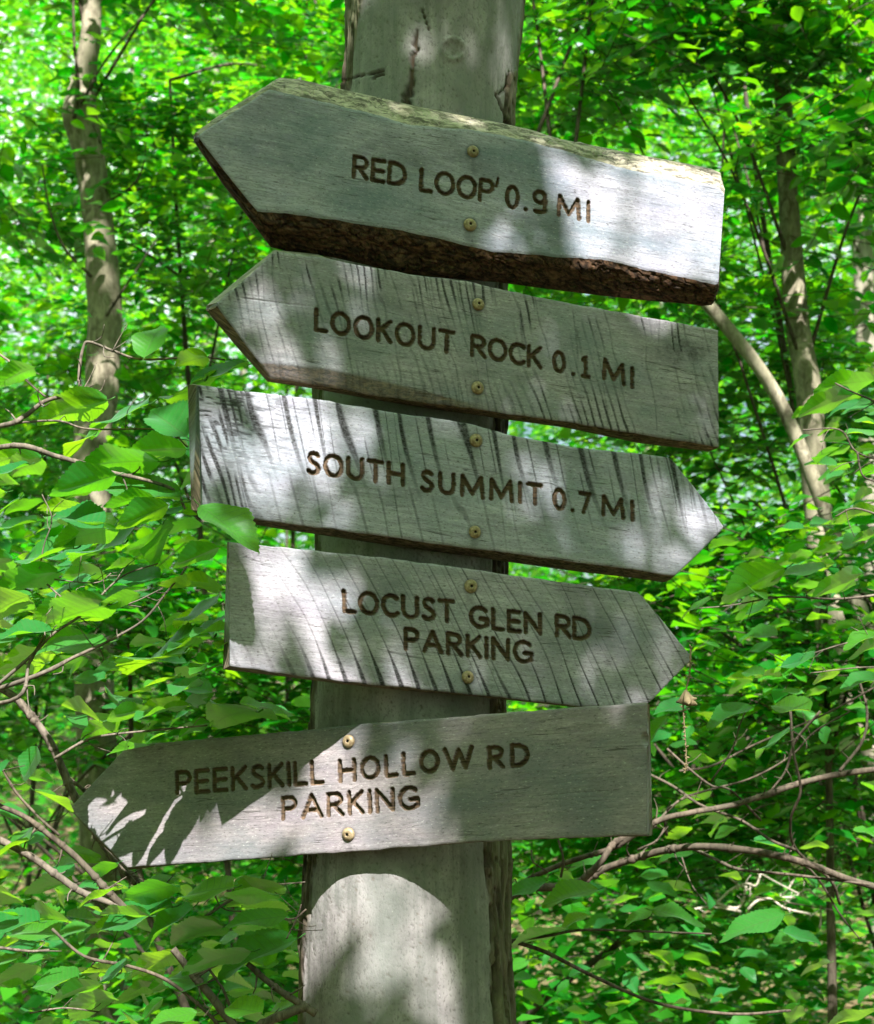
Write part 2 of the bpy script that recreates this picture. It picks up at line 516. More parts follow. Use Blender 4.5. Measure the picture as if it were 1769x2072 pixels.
def build_sign_tree():
    base = trunk_axis(2072)
    root = thing('sign_tree', (base[0], TREE_Y, 0), 'thick smooth grey tree trunk that all the wooden arrow signs are screwed to', 'tree')
    # visible stretch as a fine grid, then a coarser stretch to the ground and into the crown
    zs_px = np.linspace(-110, 2200, 620)
    nA = 260
    ax = np.array([trunk_axis(y) for y in zs_px])
    rr = np.array([trunk_radius(y) for y in zs_px])
    ax = smooth_path(ax[::20], 620) if False else ax
    k = np.hanning(61)
    k /= k.sum()

    def sm(a):
        p = np.concatenate([np.full(30, a[0]) + (np.arange(-30, 0)) * (a[1] - a[0]), a, np.full(30, a[-1]) + np.arange(1, 31) * (a[-1] - a[-2])])
        return np.convolve(p, k, 'valid')
    ax = np.stack([sm(ax[:, 0]), ax[:, 1], ax[:, 2]], -1)
    rr = sm(rr)
    ang = np.linspace(-math.pi, math.pi, nA, endpoint=False)        # 0 faces the camera, positive to the right
    A, Y = np.meshgrid(ang, zs_px)
    Z = ax[:, 2][:, None] + 0 * A
    px = (ax[:, 0][:, None] + rr[:, None] * np.sin(A))
    d = np.zeros_like(A)
    d += (fbm(A * 1.6 + 50, Z * 2.2, 5, 3) - 0.5) * 0.010
    d += (fbm(A * 22 + 50, Z * 40, 8, 4) - 0.5) * 0.0022
    # pits and small warts of the smooth bark
    pit = sstep(0.76, 0.88, fbm(A * 48 + 10, Z * 170, 12, 2)) * 0.7
    d -= pit * 0.0016
    # rough bark left on both flanks
    wl = np.interp(Y, [-110, 0, 100, 250, 700, 900, 1300, 1480, 1720, 1900, 2200], [-0.86, -0.86, -0.98, -1.2, -1.12, -1.08, -1.2, -1.12, -1.0, -1.15, -1.12])
    wr = np.interp(Y, [-110, 0, 150, 190, 250, 500, 900, 1400, 1720, 1900, 2200], [1.5, 1.45, 1.35, 1.05, 1.0, 1.0, 0.95, 0.98, 0.93, 1.0, 0.95])
    wob = (fbm(Z * 9, A * 2 + 30, 21, 4) - 0.5) * 0.34
    bl = sstep(0.05, -0.05, A - wl - wob)
    br = sstep(-0.05, 0.05, A - wr - wob)
    bark = np.maximum(bl, br)
    plates = fbm(A * 9 + 90 + fbm(A * 4, Z * 5, 3) * 2, Z * 7, 33, 5)
    fiss = np.abs(fbm(A * 22 + 70 + fbm(A * 3, Z * 9, 4) * 2.5, Z * 4.5, 41, 4) - 0.5)
    d += bark * (0.001 + (plates - 0.5) * 0.024 - sstep(0.08, 0.0, fiss) * 0.015)
    # long dark crack, knot, side crack near the top of the picture
    P2 = project(np.stack([ax[:, 0][:, None] + rr[:, None] * np.sin(A), TREE_Y - rr[:, None] * np.cos(A), Z], -1))
    front = np.cos(A) > 0.1
    crack = np.zeros_like(A)
    knot = np.zeros_like(A)
    cx = np.interp(P2[..., 1], [60, 90, 130, 170, 200, 240], [847, 842, 836, 834, 826, 814]) + (vnoise(P2[..., 1] * 0.09, 0 * A, 6) - .5) * 9
    cw = np.interp(P2[..., 1], [55, 90, 130, 175, 200, 230], [1, 5, 5, 9, 12, 10]) * (0.6 + 0.8 * vnoise(P2[..., 1] * 0.16, 0 * A + 3, 9))
    crack = np.maximum(crack, sstep(1.15, 0.55, np.abs(P2[..., 0] - cx) / cw) * sstep(48, 70, P2[..., 1]) * sstep(262, 240, P2[..., 1]) * front)
    for (x0, y0, x1, y1, w) in ((1003, 190, 1024, 236, 3.2), (1024, 236, 1034, 262, 4), (1010, 190, 1030, 172, 2.5), (848, 245, 856, 205, 2.5), (690, 165, 735, 150, 2), (735, 152, 775, 140, 2.2), (752, 158, 776, 148, 2.4), (855, 22, 868, 60, 1.8), ):
        t = np.clip(((P2[..., 0] - x0) * (x1 - x0) + (P2[..., 1] - y0) * (y1 - y0)) / ((x1 - x0) ** 2 + (y1 - y0) ** 2), 0, 1)
        dd = np.hypot(P2[..., 0] - x0 - t * (x1 - x0), P2[..., 1] - y0 - t * (y1 - y0)) + (vnoise(P2[..., 0] * .3, P2[..., 1] * .3, 2) - .5) * 2
        crack = np.maximum(crack, sstep(w, w * 0.3, dd) * front)
    kr = np.hypot((P2[..., 0] - 917) / 24, (P2[..., 1] - 100) / 23)
    knot = sstep(1.15, 0.9, kr) * front
    d -= crack * 0.007
    d += front * (np.exp(-((kr - 0.95) / 0.18) ** 2) * 0.0035 - sstep(0.8, 0.2, kr) * 0.002) + knot * (fbm(P2[..., 0] * .25, P2[..., 1] * .25, 77, 3) - .5) * 0.006
    r = rr[:, None] + d
    V = np.stack([ax[:, 0][:, None] + r * np.sin(A), TREE_Y - r * np.cos(A), Z], -1)
    n = len(zs_px)
    i, j = np.meshgrid(np.arange(n - 1), np.arange(nA), indexing='ij')
    j2 = (j + 1) % nA
    Q = np.stack([i * nA + j, (i + 1) * nA + j, (i + 1) * nA + j2, i * nA + j2], -1).reshape(-1, 4)
    fb = bark.ravel()[Q].mean(1) > 0.5
    side = (A.ravel()[Q[:, 0]] > 0)
    back = np.abs(A.ravel()[Q[:, 0]]) > 2.7
    attrs = {'bark': bark.ravel(), 'crack': np.maximum(crack, pit * 0.75 * (1 - bark)).ravel(), 'knot': knot.ravel(),
             'bc': np.stack([A * 0.172, Z, 0 * A], -1).reshape(-1, 3), 'fiss': sstep(0.09, 0.0, fiss).ravel()}
    m = NT('trunk_bark')
    bc = m.attr('bc', 'Vector')
    tc = m.n('ShaderNodeTexCoord').outputs['Object']
    n1 = m.noise(m.mapping(tc, (14, 14, 9)), 1.0, 6, 0.65, 0.3)
    n2 = m.noise(m.mapping(tc, (5, 5, 3), (3, 1, 2)), 1.0, 4, 0.6)
    n3 = m.noise(m.mapping(tc, (230, 230, 150)), 1.0, 3, 0.6)
    sp = m.noise(m.mapping(tc, (210, 210, 190)), 1.0, 3, 0.6)
    col = m.mix(m.ramp(n1, [(0.36, 0.0), (0.64, 1.0)]), (0.155, 0.142, 0.146), (0.315, 0.287, 0.296))
    col = m.mix(m.ramp(n3, [(0.34, 0.6), (0.46, 0.0)]), col, (0.075, 0.068, 0.066))
    st = m.noise(m.mapping(tc, (26, 26, 1.6), (1, 2, 3)), 1.0, 4, 0.6)
    col = m.mix(m.ramp(st, [(0.50, 0.0), (0.62, 0.6)]), col, (0.095, 0.095, 0.088))
    col = m.mix(m.ramp(n2, [(0.42, 0.0), (0.60, 0.85)]), col, (0.15, 0.158, 0.15))
    col = m.mix(m.ramp(sp, [(0.64, 0.0), (0.72, 0.6)]), col, (0.09, 0.08, 0.07))
    col = m.mix(m.ramp(sp, [(0.26, 0.55), (0.33, 0.0)]), col, (0.36, 0.35, 0.34))
    b1 = m.noise(m.mapping(tc, (60, 60, 16)), 1.0, 6, 0.7, 0.8)
    bcol = m.ramp(b1, [(0.32, (0.035, 0.027, 0.02)), (0.52, (0.085, 0.066, 0.047)), (0.72, (0.19, 0.155, 0.11))])
    bcol = m.mix(m.ramp(n2, [(0.45, 0.0), (0.6, 0.5)]), bcol, (0.12, 0.135, 0.07))
    bcol = m.mix(m.math('MULTIPLY', m.attr('fiss'), 0.85), bcol, (0.02, 0.015, 0.011))
    col = m.mix(m.attr('bark'), col, bcol)
    col = m.mix(m.math('MULTIPLY', m.attr('knot'), m.ramp(n3, [(0.35, 0.75), (0.6, 0.1)])), col, (0.13, 0.12, 0.105))
    col = m.mix(m.math('MULTIPLY', m.attr('crack'), 0.9), col, m.ramp(b1, [(0.4, (0.022, 0.014, 0.009)), (0.65, (0.10, 0.062, 0.036))]))
    m.principled(col, 0.8, 0.2, m.bump(m.math('ADD', m.math('MULTIPLY', n1, 0.6), m.math('ADD', m.math('MULTIPLY', n3, 0.4), m.math('MULTIPLY', b1, m.attr('bark')))), 0.5, 0.004))
    Vf = V.reshape(-1, 3)

    def sub(name, mask, mat):
        q = Q[mask]
        used, inv = np.unique(q, return_inverse=True)
        return part(name, Vf[used], [inv.reshape(-1, 4)], mat, root, {k_: v_[used] for k_, v_ in attrs.items()})
    sub('trunk', ~fb, m.m)
    sub('bark_strip', fb & side, m.m)
    sub('bark_strip', fb & ~side, m.m)
    # lower and upper trunk out of the picture, limbs and crown high above
    lo = np.array([[ax[-1][0], TREE_Y, ax[-1][2]], [ax[-1][0] - .01, TREE_Y, 0.4], [ax[-1][0] - .01, TREE_Y, -0.15]])
    P = smooth_path(lo, 12)
    v1 = tube(P, np.concatenate([[rr[-1] * 0.985], np.linspace(rr[-1] * 1.0, rr[-1] * 1.35, 11)]), 40, 0.04)
    up = np.array([[ax[0][0], TREE_Y, ax[0][2]], [ax[0][0] + .06, TREE_Y + .02, 5.0], [ax[0][0] + .2, TREE_Y + .15, 8.0], [ax[0][0] + .3, TREE_Y + .4, 12.0]])
    P = smooth_path(up, 30)
    v2 = tube(P, np.linspace(rr[0] * 0.985, 0.05, 30), 24, 0.04)
    V2, F2 = merge([v1, v2])
    part('trunk', V2, F2, M_bark_grey, root)
    return root, up


SIGN_TREE, TREE_UP = build_sign_tree()

# ------------------------------------------------------------------ lettering of the router-cut words
def arc(cx, cy, rx, ry, a0, a1, n=18):
    t = np.radians(np.linspace(a0, a1, n))
    return [(cx + rx * math.cos(a), cy + ry * math.sin(a)) for a in t]


FONT = {
    'A': (.88, [[(0, 0), (.44, 1), (.88, 0)], [(.16, .33), (.72, .33)]]),
    'C': (.70, [arc(.42, .5, .42, .5, 48, 312)]),
    'D': (.78, [[(0, 0), (0, 1)], [(0, 1)] + arc(.24, .5, .54, .5, 90, -90) + [(0, 0)]]),
    'E': (.56, [[(.56, 1), (0, 1), (0, 0), (.56, 0)], [(0, .50), (.52, .50)]]),
    'G': (.86, [arc(.46, .5, .46, .5, 48, 318), [(.50, .44), (.86, .44), (.84, .14)]]),
    'H': (.72, [[(0, 0), (0, 1)], [(.72, 0), (.72, 1)], [(0, .5), (.72, .5)]]),
    'I': (0.0, [[(0, 0), (0, 1)]]),
    'K': (.62, [[(0, 0), (0, 1)], [(.60, 1), (.05, .46)], [(.18, .58), (.62, 0)]]),
    'L': (.50, [[(0, 1), (0, 0), (.50, 0)]]),
    'M': (1.10, [[(0, 0), (.05, 1), (.55, .12), (1.02, 1), (1.10, 0)]]),
    'N': (.76, [[(0, 0), (0, 1), (.76, .02), (.76, 1)]]),
    'O': (.84, [arc(.42, .5, .42, .5, 0, 360, 30)]),
    'P': (.60, [[(0, 0), (0, 1)], [(0, 1)] + arc(.31, .73, .29, .27, 90, -90, 12) + [(0, .46)]]),
    'R': (.66, [[(0, 0), (0, 1)], [(0, 1)] + arc(.32, .74, .30, .26, 90, -90, 12) + [(0, .48)], [(.26, .46), (.66, 0)]]),
    'S': (.52, [[(.50, .90), (.40, .98), (.25, 1.0), (.10, .93), (.05, .78), (.13, .62), (.30, .52), (.45, .41), (.52, .25), (.44, .08), (.27, 0), (.10, .02), (0, .11)]]),
    'T': (.68, [[(0, 1), (.68, 1)], [(.36, 1), (.34, 0)]]),
    'U': (.70, [[(0, 1), (0, .32)] + arc(.35, .32, .35, .32, 180, 360, 12) + [(.70, 1)]]),
    'W': (1.36, [[(0, 1), (.36, 0), (.68, .94), (1.0, 0), (1.36, 1)]]),
    '0': (.54, [arc(.27, .5, .27, .5, 0, 360, 26)]),
    '1': (.34, [[(.02, .86), (.17, 1), (.17, 0)], [(0, 0), (.34, 0)]]),
    '7': (.52, [[(0, 1), (.52, 1), (.16, 0)]]),
    '9': (.56, [arc(.28, .72, .27, .28, 0, 360, 22), [(.55, .74), (.55, .10), (.42, 0), (.05, 0)]]),
    '.': (0.0, [[(0, 0), (0.001, 0)]]),
    "'": (0.0, [[(0.06, 1.0), (0, .62)]]),
}


def letters_px(word, p0, p1, h, lean, up_h=None):
    """[(letter, strokes in picture points)] for a word whose outer strokes stand on p0 .. p1"""
    p0, p1 = np.array(p0, float), np.array(p1, float)
    span = np.linalg.norm(p1 - p0)
    e = (p1 - p0) / span if span > 0 else np.array([1.0, 0.0])
    ws = [FONT[c][0] for c in word]
    gap = (span / h - sum(ws)) / max(len(word) - 1, 1)
    u = np.array([lean, -1.0])
    out, x = [], 0.0
    for c, w in zip(word, ws):
        st = [[p0 + e * (x + a) * h + u * b * h for a, b in s] for s in FONT[c][1]]
        out.append((c, st))
        x += w + gap
    return out


# ------------------------------------------------------------------ the wooden arrow signs
M_screw = NT('coated_screw')
_tc = M_screw.n('ShaderNodeTexCoord').outputs['Object']
_c = M_screw.mix(M_screw.ramp(M_screw.noise(_tc, 180.0, 4), [(0.4, 0.0), (0.65, 1.0)]), (0.17, 0.115, 0.06), (0.34, 0.255, 0.15))
_c = M_screw.mix(M_screw.math('MULTIPLY', M_screw.n('ShaderNodeObjectInfo').outputs['Random'], 0.55), _c, (0.12, 0.10, 0.07))
M_screw.principled(_c, 0.5, 0.4, None, 0.1)
M_screw = M_screw.m
M_socket = NT('screw_socket')
M_socket.principled((0.012, 0.010, 0.008), 0.6, 0.3)
M_socket = M_socket.m


def screw_meshes():
    n = 36
    a = np.linspace(0, 2 * math.pi, n, endpoint=False)
    star = 0.0025 * (1 + 0.16 * np.cos(6 * a))
    prof = [(None, 0.0036), (None, 0.0051), (0.0048, 0.0052), (0.0068, 0.0046), (0.0088, 0.0035), (0.0104, 0.0020), (0.0113, 0.0004), (0.0113, -0.003)]
    V = []
    for r, z in prof:
        rr = star if r is None else np.full(n, r)
        V.append(np.stack([rr * np.cos(a), rr * np.sin(a), np.full(n, z)], -1))
    V = np.vstack(V)
    i, j = np.meshgrid(np.arange(len(prof) - 1), np.arange(n), indexing='ij')
    j2 = (j + 1) % n
    Q = np.stack([i * n + j, (i + 1) * n + j, (i + 1) * n + j2, i * n + j2], -1).reshape(-1, 4)
    head = make_mesh('screw', V, [Q], M_screw)
    W = np.vstack([np.stack([star * np.cos(a), star * np.sin(a), np.full(n, 0.0046)], -1), np.stack([star * .9 * np.cos(a), star * .9 * np.sin(a), np.full(n, 0.0012)], -1), [[0, 0, 0.0008]]])
    j = np.arange(n)
    Q2 = np.stack([j, (j + 1) % n, n + (j + 1) % n, n + j], -1)
    T2 = np.stack([n + j, n + (j + 1) % n, np.full(n, 2 * n)], -1)
    return head, make_mesh('drive_socket', W, [Q2, T2], M_socket)


SCREW, SOCKET = screw_meshes()


def build_sign(name, label, keys, theta, thick, words, screws, mats, y_mid, saw=None, wane_rows=(5, 5), rough=(0.0005, 0.0005), extra=None, bow=0.0, seed=1):
    """keys: columns from one end to the other, each (front top, front bottom, back top, back bottom) in picture points;
    None for a back point = straight behind its front point"""
    nrm = np.array([math.sin(theta), -math.cos(theta), 0.0])
    tan = np.array([math.cos(theta), math.sin(theta), 0.0])
    A = trunk_axis(y_mid)
    off_f = trunk_radius(y_mid) + thick
    back_off = trunk_radius(y_mid) + 0.004

    def onp(pt, off):
        r = ray(*pt)
        return CAM + r * ((off - (CAM - A) @ nrm) / (r @ nrm))
    K = []
    for ft, fb, bt, bb in keys:
        a, b = onp(ft, off_f), onp(fb, off_f)
        c = onp(bt, back_off) if bt is not None else a - nrm * (thick - 0.004)
        d = onp(bb, back_off) if bb is not None else b - nrm * (thick - 0.004)
        K.append(np.stack([a, b, c, d]))
    K = np.array(K)                                   # (k, 4, 3)
    mid = (K[:, 0] + K[:, 1]) / 2
    dist = np.concatenate([[0], np.cumsum(np.linalg.norm(np.diff(mid, axis=0), axis=1))])
    ncol = int(dist[-1] / 0.00155)
    s = np.linspace(0, dist[-1], ncol)
    s = np.unique(np.concatenate([s, dist]))
    ncol = len(s)
    C = np.stack([np.stack([np.interp(s, dist, K[:, q, c]) for c in range(3)], -1) for q in range(4)], 1)   # (ncol, 4, 3)
    hgt = np.linalg.norm(K[:, 0] - K[:, 1], axis=1).max()
    nrow = int(hgt / 0.00150)
    v = np.linspace(0, 1, nrow)
    # front face: rows from the top edge down
    FRT = C[:, None, 0] * (1 - v)[None, :, None] + C[:, None, 1] * v[None, :, None]
    al = FRT @ tan
    zz = FRT[..., 2]
    PX = project(FRT)
    # along / across the plank
    e2 = np.array([al[-1].mean() - al[0].mean(), zz[-1].mean() - zz[0].mean()])
    e2 /= np.linalg.norm(e2)
    bx = al * e2[0] + zz * e2[1]
    by = -al * e2[1] + zz * e2[0]
    dep = (fbm(bx * 6 + 30, by * 9 + 30, seed, 3) - 0.5) * 0.0016 + (fbm(bx * 14 + 50, by * 210 + 50, seed + 3, 3) - 0.5) * 0.0007
    sawv = np.zeros_like(al)
    if saw is not None:
        sawv, dsaw = saw(PX[..., 0], PX[..., 1], v[None, :] + 0 * al, bx, by)
        dep = dep - dsaw
    for x, y in screws:
        dx, dy = PX[..., 0] - x, PX[..., 1] - y
        run = sstep(70, 8, dy) * sstep(-6, 6, dy) * sstep(13, 3, np.abs(dx + 3 * np.sin(dy * .09))) * (0.25 + .5 * vnoise(PX[..., 0] * .3, PX[..., 1] * .07, seed))
        ring = sstep(19, 13, np.hypot(dx, dy)) * .5
        sawv = np.maximum(sawv, np.maximum(run * .7, ring))
    lid = np.full(al.shape, -1)
    groove = np.zeros_like(al)
    HR = 0.0041
    letters = []
    for w in words:
        letters += letters_px(*w)
    best = np.full(al.shape, 9.0)
    for li, (ch, strokes) in enumerate(letters):
        segs = []
        for st in strokes:
            q = [onp(p, off_f) for p in st]
            q = [(p @ tan, p[2]) for p in q]
            segs += list(zip(q[:-1], q[1:]))
        pts = np.array([p for sg in segs for p in sg])
        x0, x1, z0, z1 = pts[:, 0].min() - .01, pts[:, 0].max() + .01, pts[:, 1].min() - .01, pts[:, 1].max() + .01
        sel = np.where((al > x0) & (al < x1) & (zz > z0) & (zz < z1))
        ax_, az_ = al[sel], zz[sel]
        dm = np.full(ax_.shape, 9.0)
        for (p, q) in segs:
            dx, dz = q[0] - p[0], q[1] - p[1]
            L2 = max(dx * dx + dz * dz, 1e-12)
            t = np.clip(((ax_ - p[0]) * dx + (az_ - p[1]) * dz) / L2, 0, 1)
            dm = np.minimum(dm, np.hypot(ax_ - p[0] - t * dx, az_ - p[1] - t * dz))
        hr = HR * (0.62 if ch == "'" else 1.0)
        dm = dm + (vnoise(ax_ * 420, az_ * 420, 5 + li) - .5) * 0.0011 + (vnoise(ax_ * 170, az_ * 170, 9 + li) - .5) * 0.0012
        dm = dm * (HR / hr)
        b = best[sel]
        take = dm < b
        b[take] = dm[take]
        best[sel] = b
        ll = lid[sel]
        ll[take & (dm < HR * 1.02)] = li
        lid[sel] = ll
    g = sstep(HR * 1.06, HR * 0.50, best)
    groove = sstep(HR * 1.12, HR * 0.86, best)
    dep = dep - g * 0.0062
    if bow:
        dep = dep + bow * np.sin(np.linspace(0, math.pi, ncol))[:, None]
    if extra is not None:
        dep = dep + extra(PX[..., 0], PX[..., 1], bx, by)
    # keep the rim of the face true, slightly rounded
    rim = np.minimum(v, 1 - v)[None, :] * np.linalg.norm(C[:, 0] - C[:, 1], axis=1)[:, None]
    dep = dep - sstep(0.0035, 0.0, rim) * 0.0012
    FRT = FRT + nrm * dep[..., None]
    # the wavering outline
    jag = (fbm(bx * 35, by * 0 + 3 + seed, seed + 9, 4) - .5) * 0.0035
    FRT[..., 2] += jag * sstep(0.012, 0.0, rim) * np.where(v < 0.5, 1, -1)[None, :]

    def flank(front, back, rows, amp, bulge, sd):
        q = np.linspace(0, 1, rows + 2)[1:]
        L = front[:, None] * (1 - q)[None, :, None] + back[:, None] * q[None, :, None]
        outw = unit((front - back).mean(0) * 0 + nrm * 0.5)
        sgn = np.sign(front[:, 2].mean() - mid[:, 2].mean())
        o = unit(nrm * 0.6 + np.array([0, 0, sgn * 0.8]))
        nn = (fbm(bx[:, :1] * 24 + 20, q[None, :] * 2.6 + 7, sd, 5) - 0.5) * 2 * amp
        nn = nn + (fbm(bx[:, :1] * 70 + 20, q[None, :] * 6 + 7, sd + 5, 3) - 0.5) * amp
        rid = np.abs(fbm(bx[:, :1] * 42 + 20, q[None, :] * 9 + 7 + bx[:, :1] * 3, sd + 8, 3) - .5)
        nn = nn - sstep(.07, 0, rid) * amp * 1.1 * (amp > .002)
        w = np.sin(q * math.pi)[None, :]
        return L + o * ((nn + bulge) * np.minimum(w * 1.6, 1))[..., None] + 0 * outw
    TOPF = flank(FRT[:, 0], C[:, 2], wane_rows[0], rough[0], rough[0] * 1.2, seed + 40)
    BOTF = flank(FRT[:, -1], C[:, 3], wane_rows[1], rough[1], rough[1] * 1.0, seed + 60)
    G = np.concatenate([TOPF[:, ::-1], FRT, BOTF], 1)         # (ncol, rows, 3)
    nr = G.shape[1]
    nt, nb = TOPF.shape[1], BOTF.shape[1]

    def ext(a, t_, b_):
        return np.concatenate([np.broadcast_to(t_, (ncol, nt)), a, np.broadcast_to(b_, (ncol, nb))], 1)
    wane = ext(np.zeros_like(al), np.ones((1, nt)), -np.ones((1, nb)))
    if extra is not None and hasattr(extra, 'wane'):
        wane[:, nt:nt + nrow] = extra.wane(PX[..., 0], PX[..., 1])
    grv = ext(groove, 0.0, 0.0)
    sw = ext(sawv, 0.0, 0.0)
    bxx = np.concatenate([np.repeat(bx[:, :1], nt, 1), bx, np.repeat(bx[:, -1:], nb, 1)], 1)
    byy = np.concatenate([by[:, :1] + np.linspace(.045, .003, nt)[None], by, by[:, -1:] - np.linspace(.003, .045, nb)[None]], 1)
    V = G.reshape(-1, 3)
    attrs = {'bc': np.stack([bxx, byy, 0 * bxx], -1).reshape(-1, 3), 'wane': wane.ravel(), 'groove': grv.ravel(), 'saw': sw.ravel()}
    i, j = np.meshgrid(np.arange(ncol - 1), np.arange(nr - 1), indexing='ij')
    Q = np.stack([i * nr + j, i * nr + j + 1, (i + 1) * nr + j + 1, (i + 1) * nr + j], -1).reshape(-1, 4)
    lidf = np.full((ncol, nr), -1)
    lidf[:, nt:nt + nrow] = lid
    lf = lidf.ravel()[Q]
    fl = np.where((lf >= 0).sum(1) >= 3, lf.max(1), -1)
    # the back and the two ends
    root = thing(name, tuple(mid.mean(0) - nrm * thick * 0.5), label, 'sign', 'wooden trail signs on the tree')

    def pick(nm, q, mat, more=()):
        used, inv = np.unique(np.concatenate([q.ravel()] + [f.ravel() for f in more]), return_inverse=True)
        fs, o = [], 0
        for f in [q] + list(more):
            fs.append(inv[o:o + f.size].reshape(f.shape))
            o += f.size
        return part(nm, V[used], fs, mat, root, {k_: a_[used] for k_, a_ in attrs.items()})
    ii = np.arange(ncol - 1)
    backq = np.stack([ii * nr, (ii + 1) * nr, (ii + 1) * nr + nr - 1, ii * nr + nr - 1], -1)
    cap0 = np.arange(nr)[None, :]
    cap1 = ((ncol - 1) * nr + np.arange(nr))[None, ::-1]
    board = pick('board', Q[fl < 0], mats[0], (backq, cap0, cap1))
    for li, (ch, st) in enumerate(letters):
        q = Q[fl == li]
        if len(q):
            nm = 'carved_numeral' if ch.isdigit() else ('carved_point_or_nick' if ch in ".'" else 'carved_letter')  # the tick mark is a nick in the plank, not lettering
            pick(nm, q, mats[0])
    rot = Vector(nrm).to_track_quat('Z', 'Y').to_euler()
    for k_, (x, y) in enumerate(screws):
        p = onp((x, y), off_f) - np.array(root['org']) + nrm * 0.0006
        so = link('screw', SCREW, root, tuple(p))
        so.rotation_euler = rot
        so.rotation_euler.rotate_axis('X', 0.11 * math.sin(seed * 2.3 + k_ * 1.9))
        so.rotation_euler.rotate_axis('Y', 0.11 * math.sin(seed * 3.1 + k_ * 2.7))
        so.rotation_euler.rotate_axis('Z', 0.4 + 1.3 * k_ + seed)
        so.scale = (1 + 0.05 * math.sin(seed * 5 + k_ * 3),) * 3
        link('drive_socket', SOCKET, so)
    return root


def pulse(ph, width):
    fr = np.abs((ph - np.floor(ph)) - 0.5) * 2
    return sstep(width, width * 0.35, fr)


def saw2(X, Y, v, bx, by):
    wob = 2.6 * (fbm(X * 0.010, Y * 0.004, 71, 3) - .5)
    ph = (X - 0.19 * (Y - 600) - 0.0003 * (Y - 600) ** 2) / 15.0 + wob
    col = np.floor(ph)
    m = sstep(0.42, 0.60, fbm(X * 0.016 + 5, Y * 0.010, 72, 3)) * (0.15 + 0.85 * vnoise(col * 1.7, Y * 0.016, 73))
    edge = 0.30 + 0.90 * np.maximum(sstep(0.45, 0.0, v), sstep(0.55, 1.0, v) * sstep(950, 1200, X))
    rag = 0.55 + 0.8 * vnoise(X * 0.35, Y * 0.30, 74)
    blot = sstep(0.5, 0.15, np.hypot((X - 1375) / 160, (Y - 715) / 85)) * (0.1 + .9 * vnoise(ph * 1.3, Y * .05, 4))
    a = pulse(ph, 0.42) * m * edge * rag * 1.7
    a = np.maximum(a, blot * .75 * rag)
    a = np.maximum(a, 0.40 * pulse((X - .2 * (Y - 600)) / 34 + wob, .16) * sstep(.45, .6, vnoise(np.floor((X - .2 * (Y - 600)) / 34 + wob) * 2.3, Y * .012, 75)) * rag)
    return np.clip(a, 0, 0.95), np.clip(a, 0, 1) * 0.0008


def saw3(X, Y, v, bx, by):
    sp = 60.0
    t = Y - (780 + (X - 400) * 0.145)
    jit = (vnoise(X * 0.022, 0 * X, 80) - .5) * 0.5
    ph = (X - 0.17 * t - 0.0006 * t * t) / sp + jit
    top = sstep(190, 20, t + 60 * (vnoise(np.floor(ph + .0) * 3.1, 0 * X, 81) - .5))
    ph2 = (X - 0.26 * t) / 43.0 + jit * 2
    low = sstep(120, 180, t) * 0.34 * (0.4 + 0.6 * vnoise(np.floor(ph2) * 2.3, Y * 0.006, 83)) * sstep(1200, 900, X) + 0
    rag = 0.72 + 0.5 * vnoise(X * 0.25, Y * 0.25, 84)
    a = pulse(ph, 0.15 + 0.10 * top) * top * 1.05 * rag + pulse(ph2, 0.17) * low * 1.7 * rag
    ph4 = (X - 0.20 * t) / 26.0 + jit * 3
    a = np.maximum(a, pulse(ph4, 0.16) * rag * .75 * sstep(.40, .62, vnoise(np.floor(ph4) * 2.9, Y * .012, 87)) * sstep(230, 60, t))
    # finer dark strokes towards the left end
    ph3 = (X - 0.30 * t) / 17.0 + jit * 5
    left = sstep(590, 430, X) * sstep(0.36, 0.62, fbm(X * 0.03, Y * 0.012, 85, 3) + 0.10)
    a = np.maximum(a, pulse(ph3, 0.6) * left * 1.2 * rag)
    a = np.maximum(a, sstep(0.54, 0.70, fbm(bx * 60, by * 300, 86, 2)) * sstep(680, 440, X) * sstep(.9, .2, v) * 0.95)
    rt = sstep(1240, 1330, X) * sstep(0.45, .1, v)
    a = np.maximum(a, pulse((X - 0.2 * t) / 15, 0.45) * rt * 0.7 * rag * vnoise(np.floor((X - 0.2 * t) / 15) * 2.1, Y * .02, 88))
    return np.clip(a, 0, 1), np.clip(a, 0, 1) * 0.0012


def saw4(X, Y, v, bx, by):
    t = Y - (1100 + (X - 460) * 0.12)
    ph = (X - 0.62 * t + 0.0004 * t * t) / 37.0 + (vnoise(X * 0.016, Y * 0.004, 90) - .5) * 0.5
    s = 0.35 + 0.65 * vnoise(np.floor(ph) * 1.9, Y * 0.008, 91)
    s = s * (0.25 + 0.75 * sstep(520, 760, X)) * (0.6 + 0.6 * sstep(0.55, 1.0, v))
    rag = 0.7 + 0.5 * vnoise(X * 0.3, Y * 0.3, 92)
    a = pulse(ph, 0.13 + 0.26 * sstep(0.7, 1.0, v) * sstep(1250, 800, X)) * s * rag * 1.5
    a = np.maximum(a, pulse(ph + .27 + .1 * vnoise(X * .02, Y * .02, 95), 0.07) * rag * 0.6 * sstep(600, 800, X) * vnoise(np.floor(ph + .27) * 2.7, Y * .01, 96))
    a = np.maximum(a, sstep(70, 20, np.abs(X - 0.62 * t - 1190 + 30)) * 0.30 * sstep(0.9, .3, v))
    return np.clip(a, 0, 1), np.clip(a, 0, 1) * 0.0009


def extra5(X, Y, bx, by):
    # small notch in the right edge
    return -0.012 * sstep(14, 5, np.hypot((X - 1310) / 1.0, (Y - 1497) / 1.3))


